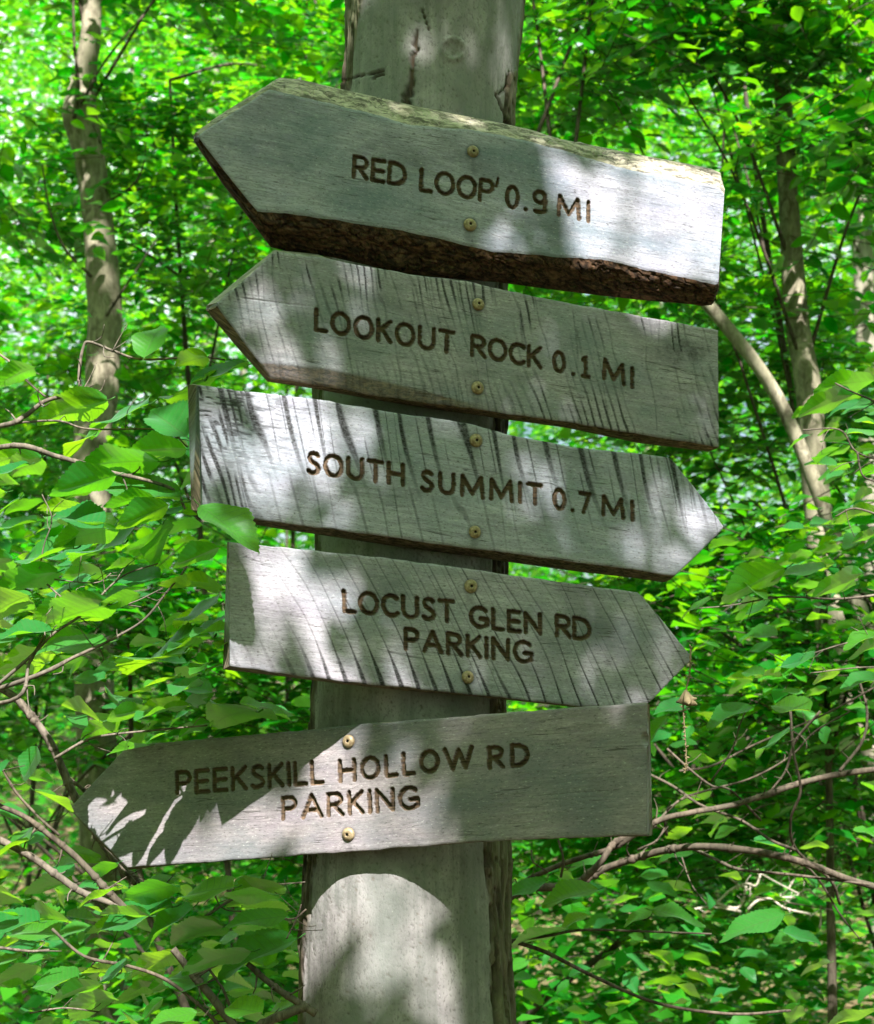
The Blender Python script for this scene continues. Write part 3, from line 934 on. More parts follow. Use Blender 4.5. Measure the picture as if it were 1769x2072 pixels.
def extra2(X, Y, bx, by):
    # lower edge planed off at a slant on the left, a long split near the tip
    lim = np.interp(X, [530, 660, 800, 950, 1100], [731, 744, 775, 812, 840])
    sl = np.maximum(Y - lim, 0) / 1180.0
    c = np.interp(Y * 0 + X, [489, 640], [603, 622])
    return -0.45 * np.minimum(sl, .03) * sstep(1100, 800, X) - 0.0012 * sstep(2.5, 0.8, np.abs(Y - c)) * sstep(660, 600, X) * sstep(485, 495, X)


extra2.wane = lambda X, Y: -0.44 * sstep(-2, 5, Y - np.interp(X, [530, 660, 800, 950, 1100], [731, 744, 775, 812, 846])) * sstep(1060, 900, X)

T_ = R_(17.7)
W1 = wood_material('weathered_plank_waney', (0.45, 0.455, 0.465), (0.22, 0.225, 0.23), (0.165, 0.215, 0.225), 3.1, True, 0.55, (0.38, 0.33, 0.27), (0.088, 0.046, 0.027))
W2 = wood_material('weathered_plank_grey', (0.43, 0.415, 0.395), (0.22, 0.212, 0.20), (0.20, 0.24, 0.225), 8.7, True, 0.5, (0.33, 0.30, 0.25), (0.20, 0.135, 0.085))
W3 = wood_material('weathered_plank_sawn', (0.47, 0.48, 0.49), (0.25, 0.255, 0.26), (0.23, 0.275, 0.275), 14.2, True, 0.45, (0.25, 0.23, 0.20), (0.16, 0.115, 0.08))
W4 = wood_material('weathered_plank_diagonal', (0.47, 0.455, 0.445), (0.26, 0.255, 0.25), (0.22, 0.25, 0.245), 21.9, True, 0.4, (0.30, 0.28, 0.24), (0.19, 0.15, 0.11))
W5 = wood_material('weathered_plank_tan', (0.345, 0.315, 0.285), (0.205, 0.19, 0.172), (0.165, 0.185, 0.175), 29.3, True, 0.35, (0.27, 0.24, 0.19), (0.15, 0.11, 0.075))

build_sign('trail_sign', 'topmost arrow sign with bark edges pointing left, reading RED LOOP 0.9 MI',
    [((404, 271), (404, 279), (391, 277), (392, 285)),
     ((470, 229), (460, 352), (466, 219), (446, 366)),
     ((545, 181), (521, 427), (566, 157), (548, 500)),
     ((602, 196), (575, 429), (606, 160), (580, 508)),
     ((668, 210), (665, 442), (681, 178), (665, 519)),
     ((740, 227), (730, 452), (745, 192), (735, 534)),
     ((826, 253), (800, 462), (832, 212), (800, 552)),
     ((944, 262), (944, 495), (946, 235), (944, 566)),
     ((1008, 274), (1000, 508), (1008, 247), (1008, 571)),
     ((1072, 286), (1070, 514), (1072, 262), (1072, 580)),
     ((1136, 304), (1136, 519), (1136, 282), (1136, 588)),
     ((1216, 329), (1216, 523), (1216, 297), (1216, 598)),
     ((1296, 349), (1290, 541), (1296, 313), (1296, 607)),
     ((1392, 365), (1380, 559), (1392, 331), (1392, 615)),
     ((1440, 374), (1425, 569), (1440, 341), (1420, 619)),
     ((1458, 382), (1448, 575), (1458, 349), (1441, 617)),
     ((1466, 394), (1454, 573), (1466, 384), (1452, 585))],
    T_, 0.055,
    [('RED', (716, 357), (819, 375), 41, .06), ('LOOP', (852, 384), (996, 408), 41, .05), ("'", (1004, 402), (1004.1, 402), 41, .05),
     ('0.9', (1026, 417.5), (1104, 430), 41, .02), ('MI', (1131, 434), (1191, 447), 38.5, .02)],
    [(957, 306.6), (951, 454.8)], [W1], 380, None, (14, 44), (0.0035, 0.0062), None, 0.0, 1)

build_sign('trail_sign', 'second arrow sign from the top, pointing left, reading LOOKOUT ROCK 0.1 MI',
    [((441, 613), (441, 618), (417, 619), (418, 629)),
     ((490, 571), (492, 690), (480, 566), (476, 698)),
     ((558, 509), (550, 762), (556, 505), (541, 772)),
     ((643, 519.5), (660, 778), (643, 514), (633, 786)),
     ((744, 538), (750, 796), None, (740, 806)),
     ((858, 559), (858, 812), None, None),
     ((944, 568), (944, 824), None, None),
     ((1040, 591), (1040, 838), None, None),
     ((1168, 616), (1168, 856), None, None),
     ((1296, 639), (1296, 878), None, (1290, 896)),
     ((1440, 665), (1440, 901), None, (1428, 913)),
     ((1453, 668), (1455, 903), None, (1432, 913.5))],
    T_, 0.052,
    [('LOOKOUT', (640, 667), (918, 714), 41, .01), ('ROCK', (956, 718), (1094, 744), 39, .02), ('0.1', (1122, 749.5), (1192, 763), 38, 0), ('MI', (1223, 765), (1280, 783), 38, 0)],
    [(968, 615.4), (966.6, 784.7)], [W2], 640, saw2, (5, 8), (0.0008, 0.0016), extra2, 0.0, 2)

build_sign('trail_sign', 'third sign from the top, arrow to the right, reading SOUTH SUMMIT 0.7 MI',
    [((402, 779), (410, 1032), (380, 779), (387, 1031)),
     ((408, 780), (418, 1035), (387, 778), (398, 1039)),
     ((560, 798), (556, 1055), None, (545, 1067)),
     ((643, 808), (643, 1066), None, (633, 1080)),
     ((794, 833), (794, 1087), None, (790, 1104)),
     ((944, 856), (944, 1107), None, (940, 1124)),
     ((1034, 880), (1034, 1118), None, (1028, 1137)),
     ((1168, 905), (1168, 1137), None, (1164, 1156)),
     ((1296, 917.5), (1290, 1152), None, (1286, 1170)),
     ((1352, 926), (1362, 1164), None, (1341, 1178)),
     ((1362, 932), (1368, 1164), None, (1345, 1178)),
     ((1412, 994), (1414, 1119), None, (1400, 1126)),
     ((1465, 1064), (1465, 1069), None, None)],
    T_, 0.052,
    [('SOUTH', (625, 956), (816, 981), 40, -.01), ('SUMMIT', (855, 992), (1096, 1021), 38.5, -.01), ('0.7', (1123, 1028), (1195, 1038), 38, -.02), ('MI', (1222, 1041), (1281, 1052), 37, -.03)],
    [(963.4, 891.3), (960.8, 1076.6)], [W3], 960, saw3, (5, 7), (0.0008, 0.0014), None, 0.0, 3)

build_sign('trail_sign', 'fourth sign from the top, arrow to the right, reading LOCUST GLEN RD PARKING',
    [((464, 1097), (465, 1348), (460, 1097), (451, 1354)),
     ((470, 1097), (472, 1349), None, (462, 1356)),
     ((600, 1110), (600, 1367), None, (598, 1372)),
     ((684, 1119), (690, 1378), None, (688, 1384)),
     ((825, 1135), (825, 1391), None, (824, 1398)),
     ((975, 1155), (975, 1407), None, None),
     ((1181, 1184), (1181, 1429), None, None),
     ((1289, 1198), (1300, 1437), None, None),
     ((1299, 1205), (1312, 1424), None, None),
     ((1350, 1268), (1356, 1378), None, None),
     ((1400, 1329), (1400, 1334), None, None)],
    T_, 0.050,
    [('LOCUST', (698, 1236.5), (919, 1258), 40.5, -.04), ('GLEN', (954, 1267), (1094, 1283), 39, -.02), ('RD', (1128, 1286), (1194, 1295), 40, -.02), ('PARKING', (822, 1313), (1077, 1341), 40, -.02)],
    [(952.8, 1186.4), (946.8, 1370)], [W4], 1270, saw4, (5, 6), (0.0007, 0.001), None, 0.0, 4)

build_sign('trail_sign', 'lowest arrow sign, tan and pointing left, reading PEEKSKILL HOLLOW RD PARKING',
    [((142, 1634), (142, 1639), None, (150, 1645)),
     ((200, 1571), (200, 1698), None, (203, 1706)),
     ((257, 1510), (257, 1756), None, (262, 1760)),
     ((350, 1501), (369, 1748), None, None),
     ((446, 1493), (446, 1743), None, None),
     ((622, 1477), (615, 1730), None, None),
     ((726, 1466), (726, 1723), None, None),
     ((870, 1455), (870, 1711), None, None),
     ((995, 1445), (1007, 1701), None, None),
     ((1164, 1432), (1167, 1694.5), None, None),
     ((1303, 1422.5), (1303, 1690), (1308, 1424), (1312, 1692)),
     ((1309, 1423), (1309, 1689.7), (1315, 1426), (1321, 1689))],
    R_(-21.8), 0.034,
    [('PEEKSKILL', (359, 1606), (653, 1583), 42.5, -.03), ('HOLLOW', (689, 1580.5), (956, 1552), 40, -.04), ('RD', (991, 1554), (1068, 1547), 40, -.03), ('PARKING', (573, 1657), (846, 1635), 42, -.03)],
    [(705.8, 1500.2), (705.1, 1688.7)], [W5], 1600, None, (5, 6), (0.0006, 0.0009), extra5, 0.0, 5)


# ------------------------------------------------------------------ leaves
def leaf_template(nl, side, teeth=0.0, fold=0.25, droop=0.25, seed=0, width=0.30):
    """leaf along +x, length 1; (verts, quads, lv); side = columns per half"""
    rg = np.random.default_rng(seed)
    t = np.linspace(0, 1, nl)
    w = width * (np.sin(math.pi * np.clip(t, 0, 1) ** 0.80) ** 0.78)
    w[0] = 0.012
    w[-1] = 0.004
    asym = 1 + 0.16 * (rg.random() - .5)
    cols = np.linspace(-1, 1, 2 * side + 1)
    V = []
    for k, tt in enumerate(t):
        for c in cols:
            ww = w[k] * (asym if c > 0 else 1 / asym)
            x = tt
            if abs(c) == 1 and teeth and 0 < k < nl - 1:
                ww *= 1 + teeth * ((k % 2) * 2 - 1) * rg.random() + 0.10 * math.sin(17 * tt + seed * 1.7 + c) * teeth * 8
                x += 0.25 * teeth * (k % 2)
            y = ww * c
            z = fold * abs(y) - droop * tt ** 2 * 0.5 + 0.035 * math.sin(9 * tt + seed) * abs(c) + 0.02 * math.sin(5 * tt + 2 * seed) * c
            V.append((x, y, z))
    V = np.array(V)
    nc = 2 * side + 1
    i, j = np.meshgrid(np.arange(nl - 1), np.arange(nc - 1), indexing='ij')
    Q = np.stack([i * nc + j, (i + 1) * nc + j, (i + 1) * nc + j + 1, i * nc + j + 1], -1).reshape(-1, 4)
    lv = np.stack([np.repeat(t, nc), np.tile(cols, nl), np.zeros(nl * nc)], -1)
    # a short stalk
    return V, Q, lv


NEAR_LEAVES = []
for sd, wd, fo, dr in ((1, .31, .30, .16), (2, .28, .15, .28), (3, .33, .4, .08), (4, .25, .25, .36), (5, .30, -.1, .2)):
    v, q, lv = leaf_template(33, 3, 0.060, fo, dr, sd, wd)
    st, sf = tube(np.array([[-.12, 0, .02], [-.05, 0, .0], [.02, 0, 0]]), (.010, .007), 4)
    nv = len(v)
    me = make_mesh('leaf', np.vstack([v, st]), [np.vstack([q, sf[0] + nv]), sf[1] + nv], M_leaf_near, {'lv': np.vstack([lv, np.zeros((len(st), 3))])})
    NEAR_LEAVES.append(me)
MID_T = [leaf_template(5, 1, 0.0, .3, .35, s, w)[:2] for s, w in ((11, .27), (12, .31), (13, .24))]
MID_LEAVES = [make_mesh('leaf', v, [q], M_leaf_mid) for v, q in MID_T]
FAR_T = (np.array([[0, 0, 0], [.5, .27, .04], [1, 0, -.10], [.5, -.27, .04]]), np.array([[0, 3, 2, 1]]))


def frames(T, N):
    T = unit(T)
    B = unit(np.cross(N, T))
    return T, B, np.cross(T, B)


def leaf_object(P, T, N, L, parent, me=None):
    T, B, N2 = frames(np.asarray(T, float), np.asarray(N, float))
    o = bpy.data.objects.new('leaf', me or random.choice(NEAR_LEAVES))
    COL.objects.link(o)
    o.parent = parent
    org = np.array(parent['org'])
    o.location = P - org
    from mathutils import Matrix
    M = Matrix(((T[0], B[0], N2[0]), (T[1], B[1], N2[1]), (T[2], B[2], N2[2])))
    o.rotation_euler = M.to_euler()
    o.scale = (L, L, L)
    return o


def joined_leaves(P, T, N, L, tint, templates):
    """one vertex/face block for many leaves"""
    VV, QQ, TT, off = [], [], [], 0
    T, B, N2 = frames(T, N)
    which = np.arange(len(P)) % len(templates)
    for k, (tv, tq) in enumerate(templates):
        s = which == k
        if not s.any():
            continue
        v = P[s][:, None] + L[s][:, None, None] * (tv[None, :, 0:1] * T[s][:, None] + tv[None, :, 1:2] * B[s][:, None] + tv[None, :, 2:3] * N2[s][:, None])
        m = s.sum()
        VV.append(v.reshape(-1, 3))
        QQ.append((tq[None] + (np.arange(m) * len(tv))[:, None, None] + off).reshape(-1, tq.shape[1]))
        TT.append(np.repeat(tint[s], len(tv)))
        off += m * len(tv)
    return np.vstack(VV), np.vstack(QQ), np.concatenate(TT)


def sprays(centres, size, per, rng, tilt=0.45, twig=True):
    """leaves in flat alternate sprays along thin twigs"""
    n = len(centres)
    az = rng.random(n) * 2 * math.pi
    d = unit(np.stack([np.cos(az), np.sin(az), rng.normal(-0.08, 0.18, n)], -1))
    up = unit(np.stack([rng.normal(0, tilt * .5, n), rng.normal(0, tilt * .5, n), np.ones(n)], -1))
    s = unit(np.cross(up, d))
    up = np.cross(d, s)
    ln = size * per * 0.50
    k = np.arange(per)
    tt = (k + .5) / per - 0.5
    P = centres[:, None] + d[:, None] * (tt * ln)[None, :, None] - np.array([0, 0, 1.0])[None, None] * (tt[None, :, None] + .5) ** 2 * ln * 0.18
    sgn = np.where(k % 2 == 0, 1.0, -1.0)[None, :, None]
    last = (k == per - 1)[None, :, None]
    T = d[:, None] * np.where(last, 1.0, 0.62) + s[:, None] * sgn * np.where(last, 0.1, 0.80) + rng.normal(0, .22, (n, per, 3))
    N = up[:, None] + rng.normal(0, tilt, (n, per, 3))
    L = size * (0.62 + 0.55 * rng.random((n, per)))
    A = centres - d * ln * 0.62
    Bp = centres + d * ln * 0.5 - np.array([0, 0, 1.0]) * ln * 0.18
    return P.reshape(-1, 3), unit(T.reshape(-1, 3)), unit(N.reshape(-1, 3)), L.ravel(), A, Bp


def twig_mesh(A, B, r):
    """three-sided slivers from A to B"""
    T = unit(B - A)
    S = unit(np.cross(T, np.array([0.3, 0.2, 1.0])))
    U = np.cross(T, S)
    V = np.concatenate([A[:, None] + r * np.stack([S, -.5 * S + .87 * U, -.5 * S - .87 * U], 1), B[:, None] + .5 * r * np.stack([S, -.5 * S + .87 * U, -.5 * S - .87 * U], 1)], 1)
    n = len(A)
    q = np.array([[0, 1, 4, 3], [1, 2, 5, 4], [2, 0, 3, 5]])
    return V.reshape(-1, 3), [(q[None] + (np.arange(n) * 6)[:, None, None]).reshape(-1, 4)]


def px_path(pts, depth, n=None):
    """path in space through picture points (x, y[, depth])"""
    P = np.array([at(p[0], p[1], p[2] if len(p) > 2 else depth) for p in pts])
    return smooth_path(P, n or max(8, len(pts) * 6))


def branch(parent, pts, depth, w0, w1, mat=None, name='branch', sides=7, rough=0.12):
    P = px_path(pts, depth)
    d0, d1 = P[0][1], P[-1][1]
    V, Fc = tube(P, 0.78 * np.linspace(w0 / 2 / F * d0, w1 / 2 / F * d1, len(P)), sides, rough, len(pts))
    rs = np.random.default_rng(int(abs(pts[0][0]) + abs(pts[-1][1])))
    bits = [(V, Fc)]
    for k in range(max(2, len(P) // 6)):
        i = int(rs.integers(2, len(P) - 2))
        r = 0.78 * (w0 + (w1 - w0) * i / len(P)) / 2 / F * P[i][1]
        t = unit(P[i + 1] - P[i])
        d = unit(np.cross(t, rs.normal(size=3)) + t * .5 + [0, 0, .2])
        ln = rs.uniform(.015, .07)
        e = P[i] + d * ln
        bits.append(tube(smooth_path(np.array([P[i], P[i] + d * ln * .5 + rs.normal(size=3) * .004, e]), 5), (min(r * .5, .0022), .0007), 5))
        bits.append(tube(np.array([P[i] - t * r * 1.2, P[i], P[i] + t * r * 1.2]), np.array([r * .9, r * 1.28, r * .9]), sides))
    V, Fc = merge(bits)
    part(name, V, Fc, mat or M_bark_twig, parent)
    return P


def leaf_px(parent, b, t, depth, dz=0.0, roll=0.0, me=None):
    """a near leaf from base point b to tip point t of the picture"""
    P = at(b[0], b[1], depth)
    Q = at(t[0], t[1], depth + dz)
    T = Q - P
    L = np.linalg.norm(T)
    N = np.array([math.sin(roll) * .5, 0.46, 0.85]) if roll > -.06 else np.array([math.sin(roll) * .7, -0.42, 0.86])
    N = N - unit(T) * (N @ unit(T))
    return leaf_object(P, T, N, L, parent, me)


# ---- shrub reaching in from the left
def build_left_shrub():
    base = at(-330, 1500, 3.3)
    base[2] = 0
    sh = thing('witch_hazel_shrub', tuple(base), 'leafy shrub with sunlit toothed leaves reaching in from the left edge beside the signs', 'shrub')
    top = np.array([base, base + [0.03, 0, .9], at(-260, 1250, 3.2), at(-200, 900, 3.1), at(-150, 620, 3.1)])
    V, Fc = tube(smooth_path(top, 24), (.022, .007), 9, 0.1)
    part('stem', V, Fc, M_bark_twig, sh)
    D = 2.95
    br = [
        ([(-230, 1000, 3.1), (0, 905), (120, 925), (200, 950), (290, 970), (352, 992), (375, 1030)], 16, 7),
        ([(-190, 890, 3.1), (0, 862), (50, 842), (95, 810), (165, 797), (185, 802), (212, 808)], 15, 7),
        ([(165, 797), (160, 760), (168, 705), (182, 692), (235, 712), (290, 727), (400, 722), (455, 728)], 10, 5),
        ([(-160, 640, 3.1), (0, 718), (48, 765), (92, 803)], 7, 6),
        ([(-30, 862), (110, 851), (180, 868), (330, 870), (380, 905)], 7, 4),
        ([(380, 1120), (375, 1150), (340, 1195), (290, 1255), (215, 1300)], 4, 7),
        ([(215, 1300), (150, 1330), (40, 1380), (-250, 1470, 3.2)], 7, 14),
        ([(-40, 1415), (60, 1330), (105, 1285), (170, 1240), (245, 1168), (320, 1140)], 10, 4),
        ([(95, 1182), (120, 1205), (165, 1240)], 5, 5),
        ([(165, 1240), (260, 1222), (330, 1190)], 5, 3),
        ([(90, 1285), (60, 1340), (15, 1420), (-240, 1420, 3.2)], 7, 12),
        ([(110, 1172), (160, 1178), (200, 1178), (225, 1160)], 4, 3),
        ([(80, 1150), (90, 1100), (105, 1050), (85, 1000)], 4, 3),
    ]
    for pts, a, b in br:
        branch(sh, pts, D, a, b)
    L = [
        ((292, 724), (322, 656), .06, .2, 2), ((418, 722), (358, 734), .05, .5, 0), ((503, 738), (376, 772), .0, -.1, 0), ((72, 744), (-6, 768), .05, .3, 3),
        ((216, 810), (78, 848), .05, .25, 0), ((302, 818), (170, 860), .1, -.4, 1), ((378, 884), (302, 826), .08, -.5, 2), ((322, 934), (165, 928), .05, .25, 1),
        ((236, 962), (98, 998), .0, .45, 2), ((364, 1014), (190, 974), .04, -.35, 0), ((312, 1006), (210, 1012), .0, .6, 3), ((342, 1022), (232, 1066), .0, .5, 2),
        ((372, 1030), (304, 1040), .0, -.5, 1), ((370, 1036), (430, 1008), -.02, .3, 4), ((208, 1068), (108, 1036), .05, -.5, 2), ((238, 1070), (114, 1086), .05, .2, 1),
        ((452, 1192), (324, 1164), .0, .55, 3), ((326, 1168), (194, 1156), .05, -.45, 1), ((116, 1158), (-4, 1192), .05, .0, 0),
        ((106, 1276), (-6, 1286), .0, -.5, 2), ((216, 1300), (48, 1310), .0, -.45, 1), ((222, 1224), (100, 1250), .1, .0, 0), ((442, 1222), (344, 1248), .1, -.6, 1),
        ((372, 1322), (268, 1346), .2, -.3, 2), ((60, 940), (-30, 965), .0, -.2, 0), ((40, 1010), (-40, 1050), .1, -.5, 1), ((150, 1110), (30, 1128), .1, -.55, 0),
        ((250, 1100), (160, 1130), .15, -.6, 2), ((330, 1060), (300, 1128), .1, -.5, 1), ((60, 1205), (-30, 1235), .1, .1, 3), ((430, 1290), (350, 1310), .2, -.5, 0),
        ((190, 880), (130, 905), .1, -.5, 3), ((415, 770), (360, 800), .2, -.4, 1), ((285, 1200), (200, 1220), .0, .5, 4),
    ]
    for b, t, dz, roll, k in L:
        leaf_px(sh, b, t, D + random.uniform(-.08, .06), dz, roll, NEAR_LEAVES[k])
    # the leaf that lies over the two sign ends and its neighbour that shades the fourth sign
    leaf_px(sh, (444, 1108), (348, 1146), 2.80, .0, .15, NEAR_LEAVES[2])
    n4 = np.array([math.sin(R_(17.7)), -math.cos(R_(17.7)), 0.0])
    A4, o4 = trunk_axis(1270), trunk_radius(1270) + 0.05
    q = []
    for x, y, k in ((402, 1112, .085), (516, 1304, .185)):
        r = ray(x, y)
        q.append(CAM + r * ((o4 - (CAM - A4) @ n4) / (r @ n4)) + SUN * k)
    T = q[1] - q[0]
    N = np.array([.15, -.5, .85])
    leaf_object(q[0], T, N - unit(T) * (N @ unit(T)), np.linalg.norm(T), sh, NEAR_LEAVES[2])
    # more leaves along the branches, deeper in
    rg = np.random.default_rng(3)
    for k in range(105):
        x, y = rg.uniform(-60, 440), rg.uniform(830, 1420)
        d = rg.uniform(3.15, 4.3)
        ang = rg.uniform(2.4, 3.9) if rg.random() < .75 else rg.uniform(0, 6.28)
        ll = rg.uniform(80, 135) * 3.0 / d
        if 120 < x < 330 and y < 960:
            continue
        leaf_px(sh, (x, y), (x + ll * math.cos(ang), y + .35 * ll * math.sin(ang) + 12), d, rg.uniform(-.05, .08), rg.normal(0, .4))
    return sh


build_left_shrub()


def build_lower_left_shrub():
    base = at(-260, 1900, 3.1)
    base[2] = 0
    sh = thing('arching_shrub', tuple(base), 'shrub of dark arching stems and leaves below the left end of the lowest sign', 'shrub')
    V, Fc = tube(smooth_path(np.array([base, base + [0.0, 0, .45], at(-200, 1820, 3.1), at(-140, 1500, 3.1)]), 16), (.024, .012), 9, 0.1)
    part('stem', V, Fc, M_bark_dark, sh)
    D = 3.0
    br = [
        ([(-200, 1300, 3.5), (0, 1392, 3.5), (55, 1440, 3.5), (100, 1500, 3.5), (128, 1560, 3.5), (150, 1610, 3.5), (185, 1670, 3.5), (215, 1715, 3.5), (255, 1765, 3.5), (300, 1805, 3.5), (352, 1838, 3.5)], 20, 24, M_bark_twig),
        ([(-60, 1610), (40, 1648), (100, 1690), (160, 1740), (215, 1800), (255, 1842)], 12, 20, M_bark_dark),
        ([(-40, 1680), (60, 1732), (120, 1775), (170, 1808), (245, 1835)], 20, 17, M_bark_twig),
        ([(0, 1545), (30, 1600), (80, 1655), (120, 1690)], 7, 8, M_bark_dark),
        ([(110, 1535), (170, 1500), (215, 1488), (340, 1475), (420, 1468)], 9, 4, M_bark_twig),
        ([(120, 1560, 3.6), (170, 1600, 3.6), (200, 1645, 3.6), (235, 1735, 3.6), (250, 1780, 3.6)], 8, 10, M_bark_dark),
        ([(180, 1670, 3.4), (230, 1740, 3.4), (275, 1790, 3.4)], 12, 12, M_bark_twig),
        ([(105, 1880), (170, 1935), (260, 1955), (340, 1985), (420, 2050), (470, 2110)], 8, 10, M_bark_dark),
        ([(350, 1920), (385, 1965), (430, 2020), (500, 2110)], 18, 22, M_bark_twig),
        ([(480, 2120), (520, 2080), (560, 2060), (620, 2035)], 20, 26, M_bark_twig),
        ([(500, 1950), (560, 2000), (640, 2052)], 14, 20, M_bark_twig),
        ([(400, 1930), (440, 1985), (455, 2010), (480, 2080)], 6, 7, M_bark_dark),
        ([(415, 1855), (470, 1820), (530, 1795), (618, 1785)], 8, 4, M_bark_twig),
        ([(0, 1918), (60, 1925), (100, 1922)], 8, 5, M_bark_twig),
        ([(60, 2050), (130, 2040), (200, 2048)], 5, 4, M_bark_twig),
        ([(430, 1800), (455, 1840), (530, 1845), (590, 1860), (620, 1840)], 4, 4, M_bark_dark),
        ([(580, 1900), (600, 1860), (610, 1830)], 4, 3, M_bark_dark),
    ]
    for pts, a, b, m in br:
        branch(sh, pts, D, a, b, m)
    L = [
        ((202, 1458), (128, 1424), .05, .5, 2), ((214, 1458), (322, 1420), .0, .6, 3), ((330, 1438), (388, 1424), .0, .6, 0), ((372, 1426), (434, 1398), .0, .4, 4),
        ((424, 1462), (362, 1486), .02, .2, 0), ((76, 1510), (46, 1580), -.02, .1, 2), ((350, 1836), (190, 1876), .05, -.3, 0), ((392, 1836), (286, 1918), .03, -.25, 2),
        ((600, 1900), (438, 1972), .0, -.2, 2), ((452, 1876), (350, 1900), .1, .1, 0), ((412, 1820), (360, 1832), .0, .5, 3), ((240, 1745), (160, 1772), .0, .4, 4),
        ((300, 1470), (262, 1500), .1, -.4, 1), ((250, 1440), (230, 1400), .1, .2, 2), ((420, 1990), (330, 1960), .1, -.4, 1), ((160, 1980), (60, 1990), .05, -.3, 0),
        ((260, 1950), (180, 1990), .05, -.5, 1), ((120, 1890), (20, 1880), .1, -.5, 2), ((230, 2010), (150, 2040), .1, .3, 3), ((330, 2020), (290, 2060), .0, .2, 0),
        ((70, 1600), (150, 1640), .05, -.5, 2), ((20, 1540), (-40, 1580), .0, -.2, 1), ((60, 1700), (-20, 1730), .1, -.4, 0), ((520, 1440), (440, 1432), .2, .1, 1),
    ]
    for b, t, dz, roll, k in L:
        leaf_px(sh, b, t, D + random.uniform(-.06, .06), dz, roll, NEAR_LEAVES[k])
    # leaves that stand just in front of the lowest sign's tip and throw its jagged shadows
    rg = np.random.default_rng(5)
    for (x, y, dx, dy, l) in ((150, 1468, .9, .2, .125), (330, 1440, .6, -.5, .12), (345, 1500, .4, -.6, .115), (210, 1560, -.5, .5, .06),
                              (175, 1500, .8, .6, .07), (255, 1590, .75, .55, .10), (345, 1398, .95, -.15, .10)):
        pass
    for k in range(120):
        x, y = rg.uniform(-60, 600), rg.uniform(1420, 2090)
        if 130 < x and 1470 < y < 1770:
            y = rg.uniform(1770, 2090)
        d = rg.uniform(3.3, 4.8)
        ang = rg.uniform(0, 6.28)
        ll = rg.uniform(80, 135) * 3.0 / d
        leaf_px(sh, (x, y), (x + ll * math.cos(ang), y + .35 * ll * math.sin(ang) + 10), d, rg.uniform(-.06, .08), rg.normal(0, .4))
    for k in range(34):
        x, y = rg.uniform(-40, 600), rg.uniform(1790, 2090)
        d = rg.uniform(2.8, 3.4)
        ang = rg.uniform(2.2, 4.2)
        ll = rg.uniform(90, 140) * 3.0 / d
        leaf_px(sh, (x, y), (x + ll * math.cos(ang), y + .3 * ll * math.sin(ang) + 14), d, rg.uniform(-.06, .08), rg.normal(0, .4))
    return sh


LOWER_SHRUB = build_lower_left_shrub()


def shade_leaves(parent):
    """leaves of the arching shrub between the sun and the lowest sign, above its tip"""
    nrm = np.array([math.sin(R_(-21.8)), -math.cos(R_(-21.8)), 0.0])
    A = trunk_axis(1600)
    off = trunk_radius(1600) + 0.034

    def onp(x, y):
        r = ray(x, y)
        return CAM + r * ((off - (CAM - A) @ nrm) / (r @ nrm))
    e1 = unit(np.cross(SUN, [0, 0, 1.0]))
    # (shadow base, shadow tip on the sign, distance towards the sun, leaf)
    for b, t, k, i in (((268, 1506), (216, 1596), .30, 2), ((322, 1500), (268, 1580), .33, 1), ((142, 1610), (170, 1700), .28, 3),
                       ((455, 1496), (372, 1640), .36, 2), ((400, 1510), (330, 1640), .34, 2), ((360, 1570), (285, 1700), .33, 0), ((395, 1600), (338, 1748), .35, 2),
                       ((330, 1630), (268, 1752), .32, 2), ((440, 1570), (402, 1660), .37, 1), ((300, 1690), (215, 1735), .31, 2),
                       ((460, 1530), (425, 1640), .38, 0), ((345, 1680), (290, 1756), .34, 1), ((415, 1560), (372, 1690), .36, 3)):
        P, Q = onp(*b), onp(*t)
        zc = max(P[2], Q[2]) + k * .5
        P = P + SUN * ((zc - P[2]) / SUN[2])
        Q = Q + SUN * ((zc - .012 - Q[2]) / SUN[2])
        T = Q - P
        N = np.array([e1[0] * .1, .05, 1.0])
        leaf_object(P, T, N, np.linalg.norm(T), parent, NEAR_LEAVES[i])


shade_leaves(LOWER_SHRUB)


